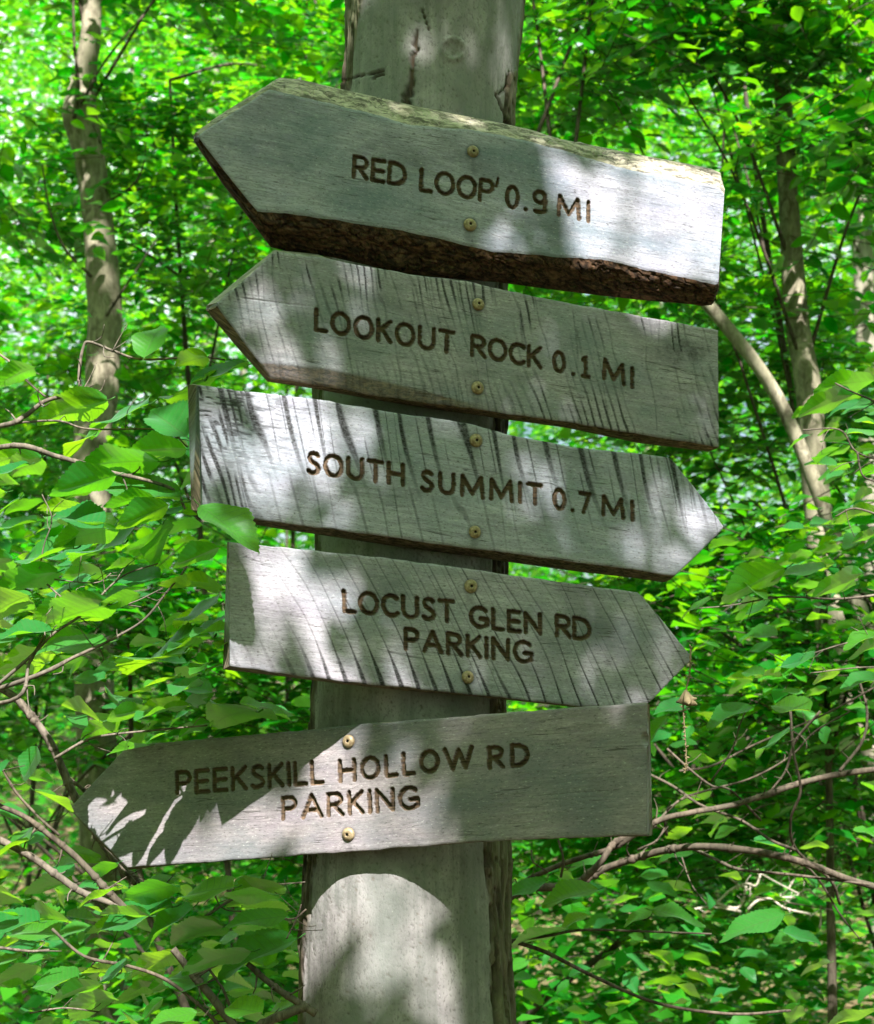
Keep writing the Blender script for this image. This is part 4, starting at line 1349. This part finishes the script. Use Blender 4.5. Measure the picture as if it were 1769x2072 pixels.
def build_right_shrub():
    base = at(930, 2000, 4.3)
    base[2] = 0
    sh = thing('bare_branched_shrub', tuple(base), 'tangle of dark arching bare branches to the right of the trunk below the lowest sign', 'shrub')
    V, Fc = tube(smooth_path(np.array([base, base + [.02, 0, .5], at(960, 1900, 4.3), at(1010, 1830, 4.25)]), 14), (.032, .02), 9, .1)
    part('stem', V, Fc, M_bark_dark, sh)
    D = 4.2
    br = [
        ([(1005, 1835), (1060, 1800), (1125, 1795), (1180, 1782), (1220, 1760), (1270, 1742), (1340, 1722), (1400, 1714), (1470, 1716), (1560, 1728), (1640, 1750), (1720, 1780), (1850, 1815)], 22, 17),
        ([(1010, 1830), (1050, 1790), (1130, 1752), (1180, 1735), (1250, 1712), (1330, 1662), (1400, 1644), (1470, 1632), (1530, 1615), (1620, 1585), (1700, 1567), (1850, 1548)], 12, 16),
        ([(1180, 1780), (1215, 1745), (1245, 1705), (1290, 1685), (1325, 1670)], 18, 14),
        ([(1325, 1668), (1375, 1620), (1430, 1600), (1520, 1575), (1600, 1530), (1650, 1480), (1720, 1440)], 7, 4),
        ([(1300, 1560), (1360, 1590), (1420, 1630), (1500, 1660), (1560, 1700), (1610, 1720)], 7, 8),
        ([(1350, 1515), (1400, 1560), (1440, 1590), (1480, 1600), (1540, 1660)], 6, 6),
        ([(1375, 1560), (1440, 1550), (1520, 1510), (1590, 1480), (1680, 1440), (1790, 1380)], 6, 5),
        ([(1440, 1580), (1480, 1520), (1500, 1460), (1520, 1420)], 5, 3),
        ([(1600, 1440), (1606, 1520), (1620, 1600), (1600, 1660), (1612, 1720), (1680, 1780), (1700, 1830)], 7, 8),
        ([(1660, 1440), (1610, 1500), (1590, 1560), (1560, 1600)], 8, 5),
        ([(1350, 1690), (1345, 1650), (1360, 1630)], 8, 5),
        ([(1290, 1720), (1330, 1700), (1350, 1665)], 6, 5),
        ([(1560, 1728), (1640, 1760), (1700, 1850), (1740, 1900)], 7, 4),
        ([(1400, 1716), (1450, 1740), (1500, 1760), (1600, 1770), (1760, 1790)], 9, 7),
        ([(1130, 1700), (1140, 1740), (1135, 1775)], 6, 7),
        ([(1700, 1560), (1745, 1500), (1755, 1440), (1740, 1380)], 9, 6),
        ([(1380, 1735), (1400, 1790), (1430, 1830)], 4, 3),
        ([(1075, 1720), (1080, 1745), (1110, 1765)], 4, 4),
    ]
    for k, (pts, a, b) in enumerate(br):
        branch(sh, [(p[0], p[1], D + 0.12 * math.sin(k * 2.1 + i * .5)) for i, p in enumerate(pts)], D, a, b, M_bark_dark)
    L = [((1525, 1430), (1428, 1470), .0, -.5, 2), ((1210, 1800), (1095, 1830), .0, -.3, 2), ((1110, 1785), (1022, 1812), .0, -.4, 0), ((1325, 1838), (1258, 1868), .0, -.4, 1),
         ((1320, 1842), (1432, 1860), .0, -.2, 3), ((1590, 1852), (1452, 1888), .0, -.3, 1), ((1584, 1886), (1664, 1906), .0, -.3, 0), ((1190, 1852), (1134, 1878), .0, -.3, 2),
         ((1146, 1882), (1028, 1900), .0, .4, 1), ((1780, 2046), (1660, 2066), .0, .3, 1), ((1410, 1420), (1320, 1440), .0, -.4, 0), ((1350, 1450), (1310, 1500), .0, -.3, 2),
         ((1640, 1440), (1560, 1420), .1, -.3, 0), ((1600, 1480), (1520, 1520), .1, -.4, 1)]
    for b, t, dz, roll, k in L:
        leaf_px(sh, b, t, 3.7 + random.uniform(-.1, .1), dz, roll, NEAR_LEAVES[k])
    P = px_path([(1020, 1900), (1100, 1925), (1200, 1975), (1330, 2030), (1480, 2052), (1600, 2045)], 3.7)
    V, Fc = tube(P, (.005, .003), 6, .1)
    part('branch', V, Fc, M_bark_dark, sh)
    P = px_path([(1020, 1905), (1100, 1895), (1180, 1882), (1300, 1885), (1440, 1890)], 3.7)
    V, Fc = tube(P, (.004, .002), 6, .1)
    part('branch', V, Fc, M_bark_dark, sh)
    rg = np.random.default_rng(8)
    for k in range(120):
        x, y = rg.uniform(1020, 1830), rg.uniform(1430, 2100)
        if x < 1320 and y < 1720:
            y = rg.uniform(1760, 2090)
        d = rg.uniform(4.3, 5.8)
        ang = rg.uniform(0, 6.28)
        ll = rg.uniform(80, 135) * 3.0 / d
        leaf_px(sh, (x, y), (x + ll * math.cos(ang), y + .35 * ll * math.sin(ang) + 8), d, rg.uniform(-.06, .08), rg.normal(0, .4))


build_right_shrub()


def build_right_sapling():
    base = at(2050, 1500, 3.6)
    base[2] = 0
    sh = thing('beech_sapling', tuple(base), 'pale green leaves of a sapling reaching in from the right edge', 'sapling')
    V, Fc = tube(smooth_path(np.array([base, base + [-.02, 0, 1.0], at(2010, 1200, 3.55), at(1960, 700, 3.5)]), 18), (.018, .006), 8, .1)
    part('stem', V, Fc, M_bark_twig, sh)
    D = 3.5
    br = [([(2000, 1050), (1830, 850), (1769, 812), (1730, 795), (1690, 775)], 8, 4), ([(2010, 1200), (1850, 1080), (1740, 1030), (1690, 1045)], 8, 4),
          ([(2010, 1260), (1850, 1195), (1769, 1205), (1690, 1212), (1580, 1208), (1480, 1225), (1400, 1232)], 9, 3), ([(1990, 1300), (1820, 1285), (1720, 1300), (1620, 1330)], 7, 3),
          ([(2000, 1400), (1860, 1360), (1760, 1350), (1640, 1362)], 6, 3), ([(1960, 900), (1810, 930), (1735, 915), (1700, 870), (1625, 870)], 6, 4), ([(1735, 915), (1745, 960), (1770, 975)], 6, 4)]
    for pts, a, b in br:
        branch(sh, pts, D, a, b, M_bark_twig)
    L = [((1728, 798), (1612, 836), .0, .4, 0), ((1775, 770), (1642, 776), .0, .3, 1), ((1590, 1150), (1454, 1218), .05, .0, 2), ((1672, 1148), (1556, 1160), .05, -.1, 1), ((1748, 1160), (1636, 1208), .0, .3, 0),
         ((1775, 1030), (1682, 1046), .0, .4, 3), ((1780, 1075), (1722, 1096), .0, .4, 0), ((1440, 1212), (1374, 1240), .05, -.4, 1), ((1780, 1282), (1706, 1312), .0, -.3, 2), ((1790, 1300), (1710, 1325), .0, .4, 3),
         ((1628, 1324), (1578, 1360), .0, -.3, 0), ((1710, 1355), (1640, 1375), .0, .2, 1), ((1790, 1370), (1700, 1392), .0, -.3, 2), ((1650, 1330), (1560, 1345), .1, -.4, 1), ((1780, 860), (1730, 850), .0, -.4, 2),
         ((1640, 880), (1590, 900), .05, -.3, 3), ((1560, 1215), (1490, 1250), .05, -.5, 1), ((1700, 905), (1650, 930), .1, -.3, 0), ((1545, 1210), (1500, 1170), .1, .2, 3)]
    for b, t, dz, roll, k in L:
        leaf_px(sh, b, t, D + random.uniform(-.1, .1), dz, roll, NEAR_LEAVES[k])
    rg = np.random.default_rng(9)
    for k in range(70):
        x, y = rg.uniform(1480, 1840), rg.uniform(760, 1440)
        if x < 1600 and y < 1080:
            x += 200
        d = rg.uniform(4.0, 5.4)
        ang = rg.uniform(2.2, 4.1)
        ll = rg.uniform(75, 125) * 3.0 / d
        leaf_px(sh, (x, y), (x + ll * math.cos(ang), y + .35 * ll * math.sin(ang) + 8), d, rg.uniform(-.06, .08), rg.normal(0, .4))


build_right_sapling()


def build_catkin():
    top = at(1400, 1322, 3.0)
    sh = thing('dangling_catkin', tuple(top), 'dry beaded catkin with a shrivelled husk hanging by the right tip of the fourth sign', 'catkin')
    m = NT('dry_catkin')
    tc = m.n('ShaderNodeTexCoord').outputs['Object']
    m.principled(m.mix(m.noise(tc, 220.0, 3), (0.10, 0.07, 0.035), (0.28, 0.22, 0.13)), 0.8, 0.2)
    P = px_path([(1398, 1310), (1396, 1360), (1390, 1390), (1383, 1425), (1386, 1480), (1389, 1530), (1387, 1562)], 3.0, 40)
    V, Fc = tube(P, (.0016, .0010), 5)
    part('thread', V, Fc, m.m, sh)
    rg = np.random.default_rng(4)
    blobs = []
    for p in P[np.r_[0:10:2, 18:40]]:
        for k in range(2):
            d = unit(rg.normal(size=3))
            c = p + d * .002
            blobs.append(tube(np.array([c - d * .002, c, c + d * .004]), np.array([.0009, .0020, .0005]), 5))
    V, Fc = merge(blobs)
    o = part('bead_chain', V, Fc, m.m, sh)
    c = at(1388, 1420, 3.0)
    hv = []
    for k in range(5):
        d = unit(np.array([rg.normal(), rg.normal() * .6, -.3 + rg.normal() * .3]))
        hv.append(tube(np.array([c + [0, 0, .02], c + d * .008, c + d * .020]), np.array([.002, .0085, .001]), 6, .3, k))
    V, Fc = merge(hv)
    part('husk', V, Fc, m.m, sh)


build_catkin()


def build_dead_twigs():
    D = 6.0
    base = at(1640, 1900, D)
    sh = thing('dead_branch', tuple(base), 'bleached leafless forked twig caught in the bushes at lower right', 'branch')
    br = [([(1395, 1842), (1440, 1835), (1475, 1840), (1500, 1845)], 5, 6), ([(1450, 1828), (1480, 1800), (1510, 1788), (1530, 1792), (1540, 1768)], 5, 4),
          ([(1475, 1775), (1495, 1790), (1512, 1796)], 4, 4), ([(1540, 1768), (1580, 1790), (1640, 1820)], 3, 3), ([(1450, 1828), (1490, 1838), (1505, 1820), (1508, 1798)], 7, 5),
          ([(1512, 1842), (1535, 1822), (1570, 1818), (1610, 1815)], 6, 5), ([(1560, 1818), (1590, 1838), (1640, 1850)], 5, 5), ([(1595, 1800), (1610, 1775)], 4, 3), ([(1610, 1815), (1635, 1800), (1660, 1830), (1660, 1880)], 4, 5)]
    for pts, a, b in br:
        branch(sh, pts, D, a + 1.5, b + 1.5, M_dead_twig, sides=6)


build_dead_twigs()


# ------------------------------------------------------------------ slender trees behind
def crown_points(c, ax, n, rng, clump=0.9, freq=1.1, thr=0.42):
    """points in an ellipsoid, thinned into clumps with gaps between them"""
    out = np.zeros((0, 3))
    while len(out) < n:
        p = rng.normal(size=(n * 3, 3))
        p = unit(p) * (rng.random((n * 3, 1)) ** 0.42)
        q = c + p * ax
        f = 0.5 * fbm(q[:, 0] * freq + 31 + q[:, 1] * .7, q[:, 2] * freq * 1.6 + 17, 5, 3) + 0.5 * fbm(q[:, 1] * freq + 11, q[:, 2] * freq * 1.6 + q[:, 0] * .6 + 57, 9, 3)
        out = np.vstack([out, q[f > thr]])
    return out[:n]


def add_crown(root, c, ax, n_leaves, size, rng, per=9, singles=300, thr=0.475, mat_mesh=True, limbs_from=None, templates=None, mat=None, tilt=0.26, freq=1.35):
    n_leaves = int(n_leaves * 1.35)
    size = size * 1.18
    ns = n_leaves // per
    cs = crown_points(np.asarray(c, float), np.asarray(ax, float), ns, rng, thr=thr, freq=freq)
    P, T, N, L, A, B = sprays(cs, size, per, rng, tilt)
    d = np.linalg.norm(P - CAM, axis=1)
    px = project(P)
    inside = (px[:, 0] > 0) & (px[:, 0] < 1769) & (px[:, 1] > 0) & (px[:, 1] < 2072)
    order = np.argsort(np.where(inside, d, d + 100))
    first = order[:singles]
    rest = order[singles:]
    for k in first:
        leaf_object(P[k], T[k], N[k], L[k], root, MID_LEAVES[k % 3])
    V, Q, tt = joined_leaves(P[rest], T[rest], N[rest], L[rest], rng.random(len(rest)), templates or MID_T)
    o = part('foliage', V, [Q], mat or M_leaf_mid, root, {'tint': tt})
    o['kind'] = 'stuff'
    tv, tf = twig_mesh(A, B, size * 0.028)
    # limbs gather the twigs
    limbs = [(tv, tf)]
    if limbs_from is not None:
        lf = np.asarray(limbs_from, float)
        for k in rng.choice(len(cs), min(5, len(cs)), replace=False):
            e = cs[k]
            s = lf[rng.integers(len(lf))]
            midp = (s + e) / 2 + np.array([0, 0, .12]) * np.linalg.norm(e - s)
            limbs.append(tube(smooth_path(np.array([s, midp, e]), 8), (.009, .003), 4))
    V, Fc = merge(limbs)
    part('twigs', V, Fc, M_bark_dark, root)['kind'] = 'stuff'


def px_trunk(root, pts, depth, widths, mat, rough=.10, sides=14, name='trunk', n=40):
    P = np.array([at(p[0], p[1], p[2] if len(p) > 2 else depth) for p in pts])
    w = np.array(widths) / 2 / F * P[:, 1]
    Q = smooth_path(P, n)
    u = np.linspace(0, len(P) - 1, n)
    r = np.interp(u, np.arange(len(P)), w)
    V, Fc = tube(Q, r, sides, rough, len(pts))
    part(name, V, Fc, mat, root)
    return Q


rng = np.random.default_rng(21)

# slender pale tree at left
D = 7.6
b = at(205, 2300, D)
t1 = thing('slender_tree', (b[0], D, ground_z(b[0], D)), 'slender pale tree at left, its bare trunk dappled with leaf shadows', 'tree')
Q = px_trunk(t1, [(205, 2330), (212, 2072), (212, 1950), (203, 1700), (190, 1300), (186, 900), (205, 790), (212, 650), (208, 560), (196, 420), (178, 300), (162, 225), (175, 130), (185, 40), (190, -250), (200, -700)], D,
             [86, 74, 72, 78, 80, 76, 70, 70, 70, 62, 66, 74, 46, 42, 36, 24], M_bark_brown, .07, 20, n=90)
for pts, a, c in (([(150, 240), (158, 170), (150, 80), (148, -60)], 12, 6), ([(185, 560), (130, 500), (100, 420), (85, 330)], 9, 4), ([(215, 640), (260, 570), (320, 480)], 8, 4), ([(165, 210), (215, 120), (290, 30)], 9, 4), ([(200, 420), (280, 360), (300, 250)], 7, 3)):
    branch(t1, pts, D - .1, a, c, M_bark_dark)
add_crown(t1, at(190, 60, D) + [0, -.2, .6], (1.25, 1.0, 1.25), 2300, .085, rng, limbs_from=Q[60:])
for k_ in range(150):
    p_ = Q[rng.integers(12, 76)] + SUN * rng.uniform(.15, .95) + np.array([rng.normal(0, .10), 0, rng.normal(0, .05)])
    if math.hypot(*(project(p_) - np.array([190, 300]))) < 60:
        continue
    a_ = rng.random() * 6.28
    leaf_object(p_, (math.cos(a_), math.sin(a_), -.1), (rng.normal(0, .4), rng.normal(0, .4), 1), rng.uniform(.07, .11), t1, MID_LEAVES[k_ % 3])

D = 6.4
b = at(2056, 2165, D)
t2 = thing('leaning_tree', (b[0], D, ground_z(b[0], D)), 'pale thin trunk leaning to the left just right of the second sign', 'tree')
Q = px_trunk(t2, [(2060, 2200), (1880, 1650), (1755, 1280), (1680, 1060), (1580, 815), (1470, 660), (1340, 525), (1190, 445), (1060, 330), (960, 160), (930, -200)], D, [38, 36, 34, 31, 29, 27, 25, 24, 22, 18, 12], M_bark_brown, .08, n=60)
add_crown(t2, at(1080, -60, D) + [0, .9, .4], (1.2, .8, .8), 1300, .085, rng, limbs_from=Q[40:])

D = 6.9
b = at(2036, 2100, D)
t3 = thing('grey_tree', (b[0], D, ground_z(b[0], D)), 'upright grey trunk in the wood beside the right end of the second sign', 'tree')
Q = px_trunk(t3, [(2040, 2120), (1840, 1700), (1690, 1300), (1652, 1000), (1638, 800), (1612, 640), (1596, 400), (1580, 100), (1560, -400)], D, [66, 62, 60, 56, 54, 50, 42, 34, 24], M_bark_brown, .08, n=60)
add_crown(t3, at(1590, 180, D) + [0, -.35, .1], (.95, .5, .85), 1500, .085, rng, limbs_from=Q[30:])

D = 13.0
b = at(1780, 2000, D)
t4 = thing('edge_tree', (b[0], D, ground_z(b[0], D)), 'shaded trunk at the right edge of the wood level with the second sign', 'tree')
Q = px_trunk(t4, [(1790, 2000), (1775, 1300), (1762, 900), (1748, 560), (1742, 200), (1735, -300)], D, [54, 50, 48, 44, 38, 26], M_bark_grey, .08, n=50)
add_crown(t4, at(1730, 300, D) + [.3, .5, .6], (2.0, 1.5, 2.2), 4200, .09, rng, limbs_from=Q[25:])

# leafy understory trees
for (px_, py_, D, ax_, n_, sz, lab, foot) in (
        (330, 480, 8.6, (1.7, 1.1, 1.25), 3600, .085, 'young leafy tree filling the gap between the slender pale trunk and the top sign', (520, 2300)),
        (1500, 330, 7.4, (1.3, 1.0, 1.15), 1900, .085, 'dark green leafy tree filling the upper right beside the top sign', (1900, 2400)),
        (240, 1560, 6.8, (1.4, 1.0, 1.0), 3000, .085, 'leafy young tree behind the left end of the lowest sign', (420, 2500)),
        (1450, 1600, 7.4, (1.5, 1.0, 1.0), 3400, .085, 'leafy young tree behind the bare branches at lower right', (960, 2400)),
        (1690, 1400, 5.9, (.62, .40, .72), 1000, .085, 'low bushy sapling before the foot of the grey trunk near the right edge', (1700, 2500)),
        (80, 1050, 10.5, (1.6, 1.2, 1.5), 4200, .09, 'bushy tree behind the sunlit shrub at the left edge', (40, 2150)),
        (1620, 1120, 8.2, (1.2, 1.0, 1.35), 4800, .09, 'bushy tree behind the pale sapling leaves at the right edge', (2050, 2260)),
        (620, 120, 11.0, (1.9, 1.3, 1.5), 4600, .09, 'leafy tree seen left of the trunk above the top sign', (560, 2120)),
        (820, 1900, 9.5, (2.3, 1.3, 1.0), 5200, .085, 'low leafy tree behind the foot of the trunk', (760, 2250))):
    c = at(px_, py_, D)
    b = at(foot[0], foot[1], D)
    z0 = ground_z(b[0], D)
    tr = thing('understory_tree', (b[0], D, z0), lab, 'tree')
    Pt = smooth_path(np.array([[b[0], D, z0 - .1], [b[0] * .8 + c[0] * .2, D + .05, z0 + .6], [c[0] * .8 + b[0] * .2, D + .1, c[2] - ax_[2] * .4], [c[0], D + .1, c[2] + ax_[2] * .7]]), 26)
    V, Fc = tube(Pt, (.022, .008), 8, .08)
    part('trunk', V, Fc, M_bark_dark, tr)
    add_crown(tr, c, ax_, n_, sz, rng, limbs_from=Pt[8:])


# ------------------------------------------------------------------ the wood beyond
def build_far_wood():
    VV, QQ, TT, off = [], [], [], 0
    for (d0, d1, n, size, seed, thr) in ((13, 18, 34000, .115, 2, .43), (18, 26, 60000, .15, 3, .42), (26, 38, 80000, .21, 4, .39), (38, 52, 120000, .34, 6, .345)):
        rg = np.random.default_rng(seed)
        out = np.zeros((0, 3))
        while len(out) < n:
            d = rg.uniform(d0, d1, n * 2)
            x = rg.uniform(-.36, .36, n * 2) * d
            z = 1.6 + d * rg.uniform(-.20, .62, n * 2)
            q = np.stack([x, d, z], -1)
            fr = 9.0 / d0
            f = 0.5 * fbm(x * fr + 31 + d * .4, z * fr * 1.5 + 17, seed, 4) + .5 * fbm(d * fr * .8 + 5, z * fr * 1.5 + x * .6 + 7, seed + 1, 3)
            out = np.vstack([out, q[f > thr]])
        P = out[:n]
        gz = 0.055 * np.maximum(P[:, 1] - 14, 0) ** 1.1
        P = P[P[:, 2] > gz - .1]
        m = len(P)
        az = rg.random(m) * 6.283
        T = np.stack([np.cos(az), np.sin(az), rg.normal(-.1, .3, m)], -1)
        N = unit(np.stack([rg.normal(0, .36, m), rg.normal(0, .36, m), np.ones(m)], -1))
        L = size * (.6 + .7 * rg.random(m))
        v, qd, tt = joined_leaves(P, T, N, L, rg.random(m), [FAR_T])
        VV.append(v)
        QQ.append(qd + off)
        TT.append(tt)
        off += len(v)
    rg = np.random.default_rng(51)
    n = 26000
    d = rg.uniform(5.2, 14, n)
    x = rg.uniform(-.40, .40, n) * d
    z = np.abs(rg.normal(0, .55, n))
    f = fbm(x * 1.3 + 40, d * 1.3 + 3, 61, 3)
    s_ = (f > .36) & (z < 1.5 * f + .1)
    P = np.stack([x, d, z], -1)[s_]
    m = len(P)
    az = rg.random(m) * 6.283
    T = np.stack([np.cos(az), np.sin(az), rg.normal(-.1, .3, m)], -1)
    N = unit(np.stack([rg.normal(0, .45, m), rg.normal(-.2, .45, m), np.ones(m)], -1))
    v, qd, tt = joined_leaves(P, T, N, .095 * (.6 + .7 * rg.random(m)), rg.random(m), [FAR_T])
    u = link('undergrowth', make_mesh('undergrowth', v, [qd], M_leaf_far, {'tint': tt}, smooth=False))
    u['kind'] = 'stuff'
    u['label'] = 'low leafy undergrowth covering the ground behind the trunk'
    # the wood goes on around and behind the viewer
    n = 130000
    az = rg.uniform(.55, 2 * math.pi - .55, n)
    d = rg.uniform(9, 30, n)
    el = rg.uniform(-.05, .72, n)
    back = np.abs(az - math.pi) < 1.1
    el = np.where(back, el * .9, el * 1.35)
    P = np.stack([np.sin(az) * d, np.cos(az) * d, 1.6 + np.tan(el) * d], -1)
    P = P[(fbm(P[:, 0] * .3 + 50, P[:, 2] * .4 + P[:, 1] * .2 + 50, 71, 3) > .33) & (P[:, 2] < 16)]
    m = len(P)
    az = rg.random(m) * 6.283
    T = np.stack([np.cos(az), np.sin(az), rg.normal(-.1, .3, m)], -1)
    N = unit(np.stack([rg.normal(0, .5, m), rg.normal(0, .5, m), np.ones(m)], -1))
    v, qd, tt = joined_leaves(P, T, N, .42 * (.6 + .7 * rg.random(m)), rg.random(m), [FAR_T])
    u = link('surrounding_woodland', make_mesh('surrounding_woodland', v, [qd], M_leaf_far, {'tint': tt}, smooth=False))
    u['kind'] = 'stuff'
    u['label'] = 'woodland going on to the sides and behind the viewer'
    # high crowns added out of view to shade the wood in patches
    rg = np.random.default_rng(81)
    n = 150000
    x, y = rg.uniform(-22, 22, n), rg.uniform(-9, 34, n)
    z = np.maximum(7.5, 3.2 + .50 * y) + rg.uniform(0, 3.5, n)
    k = (y - 3.0) / SUN[1]
    hit = project(np.stack([x, y, z], -1) - SUN * k[:, None])
    free = (y < 2.5) & (hit[:, 0] > -180) & (hit[:, 0] < 1900) & (hit[:, 1] > -250) & (hit[:, 1] < 2300)
    f = .55 * fbm(x * .42 + 60, y * .42 + 60, 82, 2) + .45 * fbm(x * 1.5 + 60, y * 1.5 + 60, 83, 3)
    s_ = (f > np.where(y < 4, .40, .60)) & ~free
    P = np.stack([x, y, z], -1)[s_]
    m = len(P)
    az = rg.random(m) * 6.283
    T = np.stack([np.cos(az), np.sin(az), rg.normal(-.1, .3, m)], -1)
    N = unit(np.stack([rg.normal(0, .4, m), rg.normal(0, .4, m), np.ones(m)], -1))
    v, qd, tt = joined_leaves(P, T, N, .26 * (.6 + .7 * rg.random(m)), rg.random(m), [FAR_T])
    u = link('added_high_canopy', make_mesh('added_high_canopy', v, [qd], M_leaf_far, {'tint': tt}, smooth=False))
    u['kind'] = 'stuff'
    u['label'] = 'high leaf canopy added overhead, out of view, to shade the wood'
    me = make_mesh('background_woodland', np.vstack(VV), [np.vstack(QQ)], M_leaf_far, {'tint': np.concatenate(TT)}, smooth=False)
    o = link('background_woodland', me)
    o['kind'] = 'stuff'
    o['label'] = 'dense green mass of woodland leaves far behind the signs'
    # far trunks inside it
    tr = []
    rg = np.random.default_rng(31)
    for k in range(12):
        d = rg.uniform(18, 45)
        x = rg.uniform(-.33, .33) * d
        z0 = 0.055 * max(d - 14, 0) ** 1.1
        lean = rg.normal(0, .5)
        P = smooth_path(np.array([[x, d, z0 - .3], [x + lean * .3, d, z0 + 4], [x + lean, d + .3, z0 + 11], [x + lean * 1.5, d + .5, z0 + 20]]), 14)
        tr.append(tube(P, (rg.uniform(.08, .2), .04), 8, .06, k))
    V, Fc = merge(tr)
    o = link('distant_trunks', make_mesh('distant_trunks', V, Fc, M_bark_grey))
    o['kind'] = 'stuff'
    o['label'] = 'far trunks standing in the woodland'


build_far_wood()


# ------------------------------------------------------------------ unseen overhead canopy, its leaves set to dapple the signs
LIT = [  # wanted sun patches that shape the gaps of the canopy: x, y, rx, ry, how much
    (1355, 450, 185, 160, 1.0), (1300, 350, 150, 80, 1.0), (490, 640, 90, 100, .8), (570, 740, 90, 50, 1.0), (700, 570, 60, 70, .55), (590, 890, 120, 110, .95), (470, 1000, 90, 80, .55), (620, 1050, 110, 60, .5),
    (1080, 935, 95, 80, .65), (1340, 1080, 130, 90, .75), (1150, 1110, 130, 50, .5), (760, 900, 80, 60, .5), (1230, 960, 90, 40, .45), (560, 1250, 140, 150, 1.0), (500, 1340, 120, 70, 1.0), (740, 1190, 120, 90, .35), (1150, 1330, 160, 110, .4),
    (560, 1650, 360, 150, .95), (300, 1620, 260, 160, 1.0), (800, 1610, 150, 150, .6), (800, 1820, 190, 95, 1.0), (900, 1900, 90, 100, .8), (950, 2010, 60, 80, .4), (930, 60, 120, 120, .5), (880, 170, 120, 70, .45), (740, 1440, 200, 60, .8),
    (850, 1440, 160, 60, .6)]


def sunlit(x, y):
    s = 0.08 + 0 * x
    for cx, cy, rx, ry, a in LIT:
        s = np.maximum(s, a * sstep(1.55, .85, np.hypot((x - cx) / (rx + 12), (y - cy) / (ry + 12))))
    s = np.maximum(s, sstep(440, 330, x))
    s = np.maximum(s, sstep(1470, 1520, x) * sstep(700, 500, y))
    s = np.maximum(s, sstep(1480, 1540, x) * .8)
    return s


def build_canopy():
    base = np.array([2.2, -5.2, 0.0])
    ct = thing('added_shade_tree', tuple(base), 'unseen tree added outside the view, its high leaves set to dapple the signs with sun', 'tree')
    P = smooth_path(np.array([base - [0, 0, .2], base + [-.1, .1, 3], base + [-.5, .5, 6.5], base + [-.9, 1.2, 10]]), 30)
    V, Fc = tube(P, (.2, .06), 14, .06)
    part('trunk', V, Fc, M_bark_grey, ct)
    rg = np.random.default_rng(77)
    n = 15000
    x, y = rg.uniform(300, 1600, n), rg.uniform(-200, 2200, n)
    dens = np.clip(1.0 - sunlit(x, y) * 1.12, 0, 1)
    keep = rg.random(n) < dens * 0.42  # leaf density follows the wanted sun map, shaping the shade
    x, y = x[keep], y[keep]
    k = rg.uniform(3.2, 6.5, len(x))
    def on_signs(a, b_):
        th, ym = (R_(17.7), min(max(b_, 300), 1300)) if b_ < 1430 else (R_(-21.8), 1600)
        nn, Aa = np.array([math.sin(th), -math.cos(th), 0.0]), trunk_axis(ym)
        r = ray(a, b_)
        return CAM + r * ((trunk_radius(ym) + .045 - (CAM - Aa) @ nn) / (r @ nn))
    base_p = np.array([on_signs(a, b_) for a, b_ in zip(x, y)])
    Pn = base_p + SUN * k[:, None]
    az = rg.random(len(x)) * 6.283
    T = np.stack([np.cos(az), np.sin(az), rg.normal(-.1, .25, len(x))], -1)
    N = unit(np.stack([rg.normal(0, .4, len(x)), rg.normal(0, .4, len(x)), np.ones(len(x))], -1))
    V, Q, tt = joined_leaves(Pn, T, N, .085 * (.6 + .6 * rg.random(len(x))), rg.random(len(x)), MID_T)
    part('crown', V, [Q], M_leaf_mid, ct, {'tint': tt})['kind'] = 'stuff'
    lm = []
    for j in rg.choice(len(x), 30, replace=False):
        s = P[rg.integers(14, 29)]
        e = Pn[j]
        lm.append(tube(smooth_path(np.array([s, (s + e) / 2 + [0, 0, .25], e]), 10), (.03, .005), 5))
    V, Fc = merge(lm)
    part('limbs', V, Fc, M_bark_dark, ct)
    print('canopy leaves', len(x))


build_canopy()
print('objects', len(bpy.data.objects))
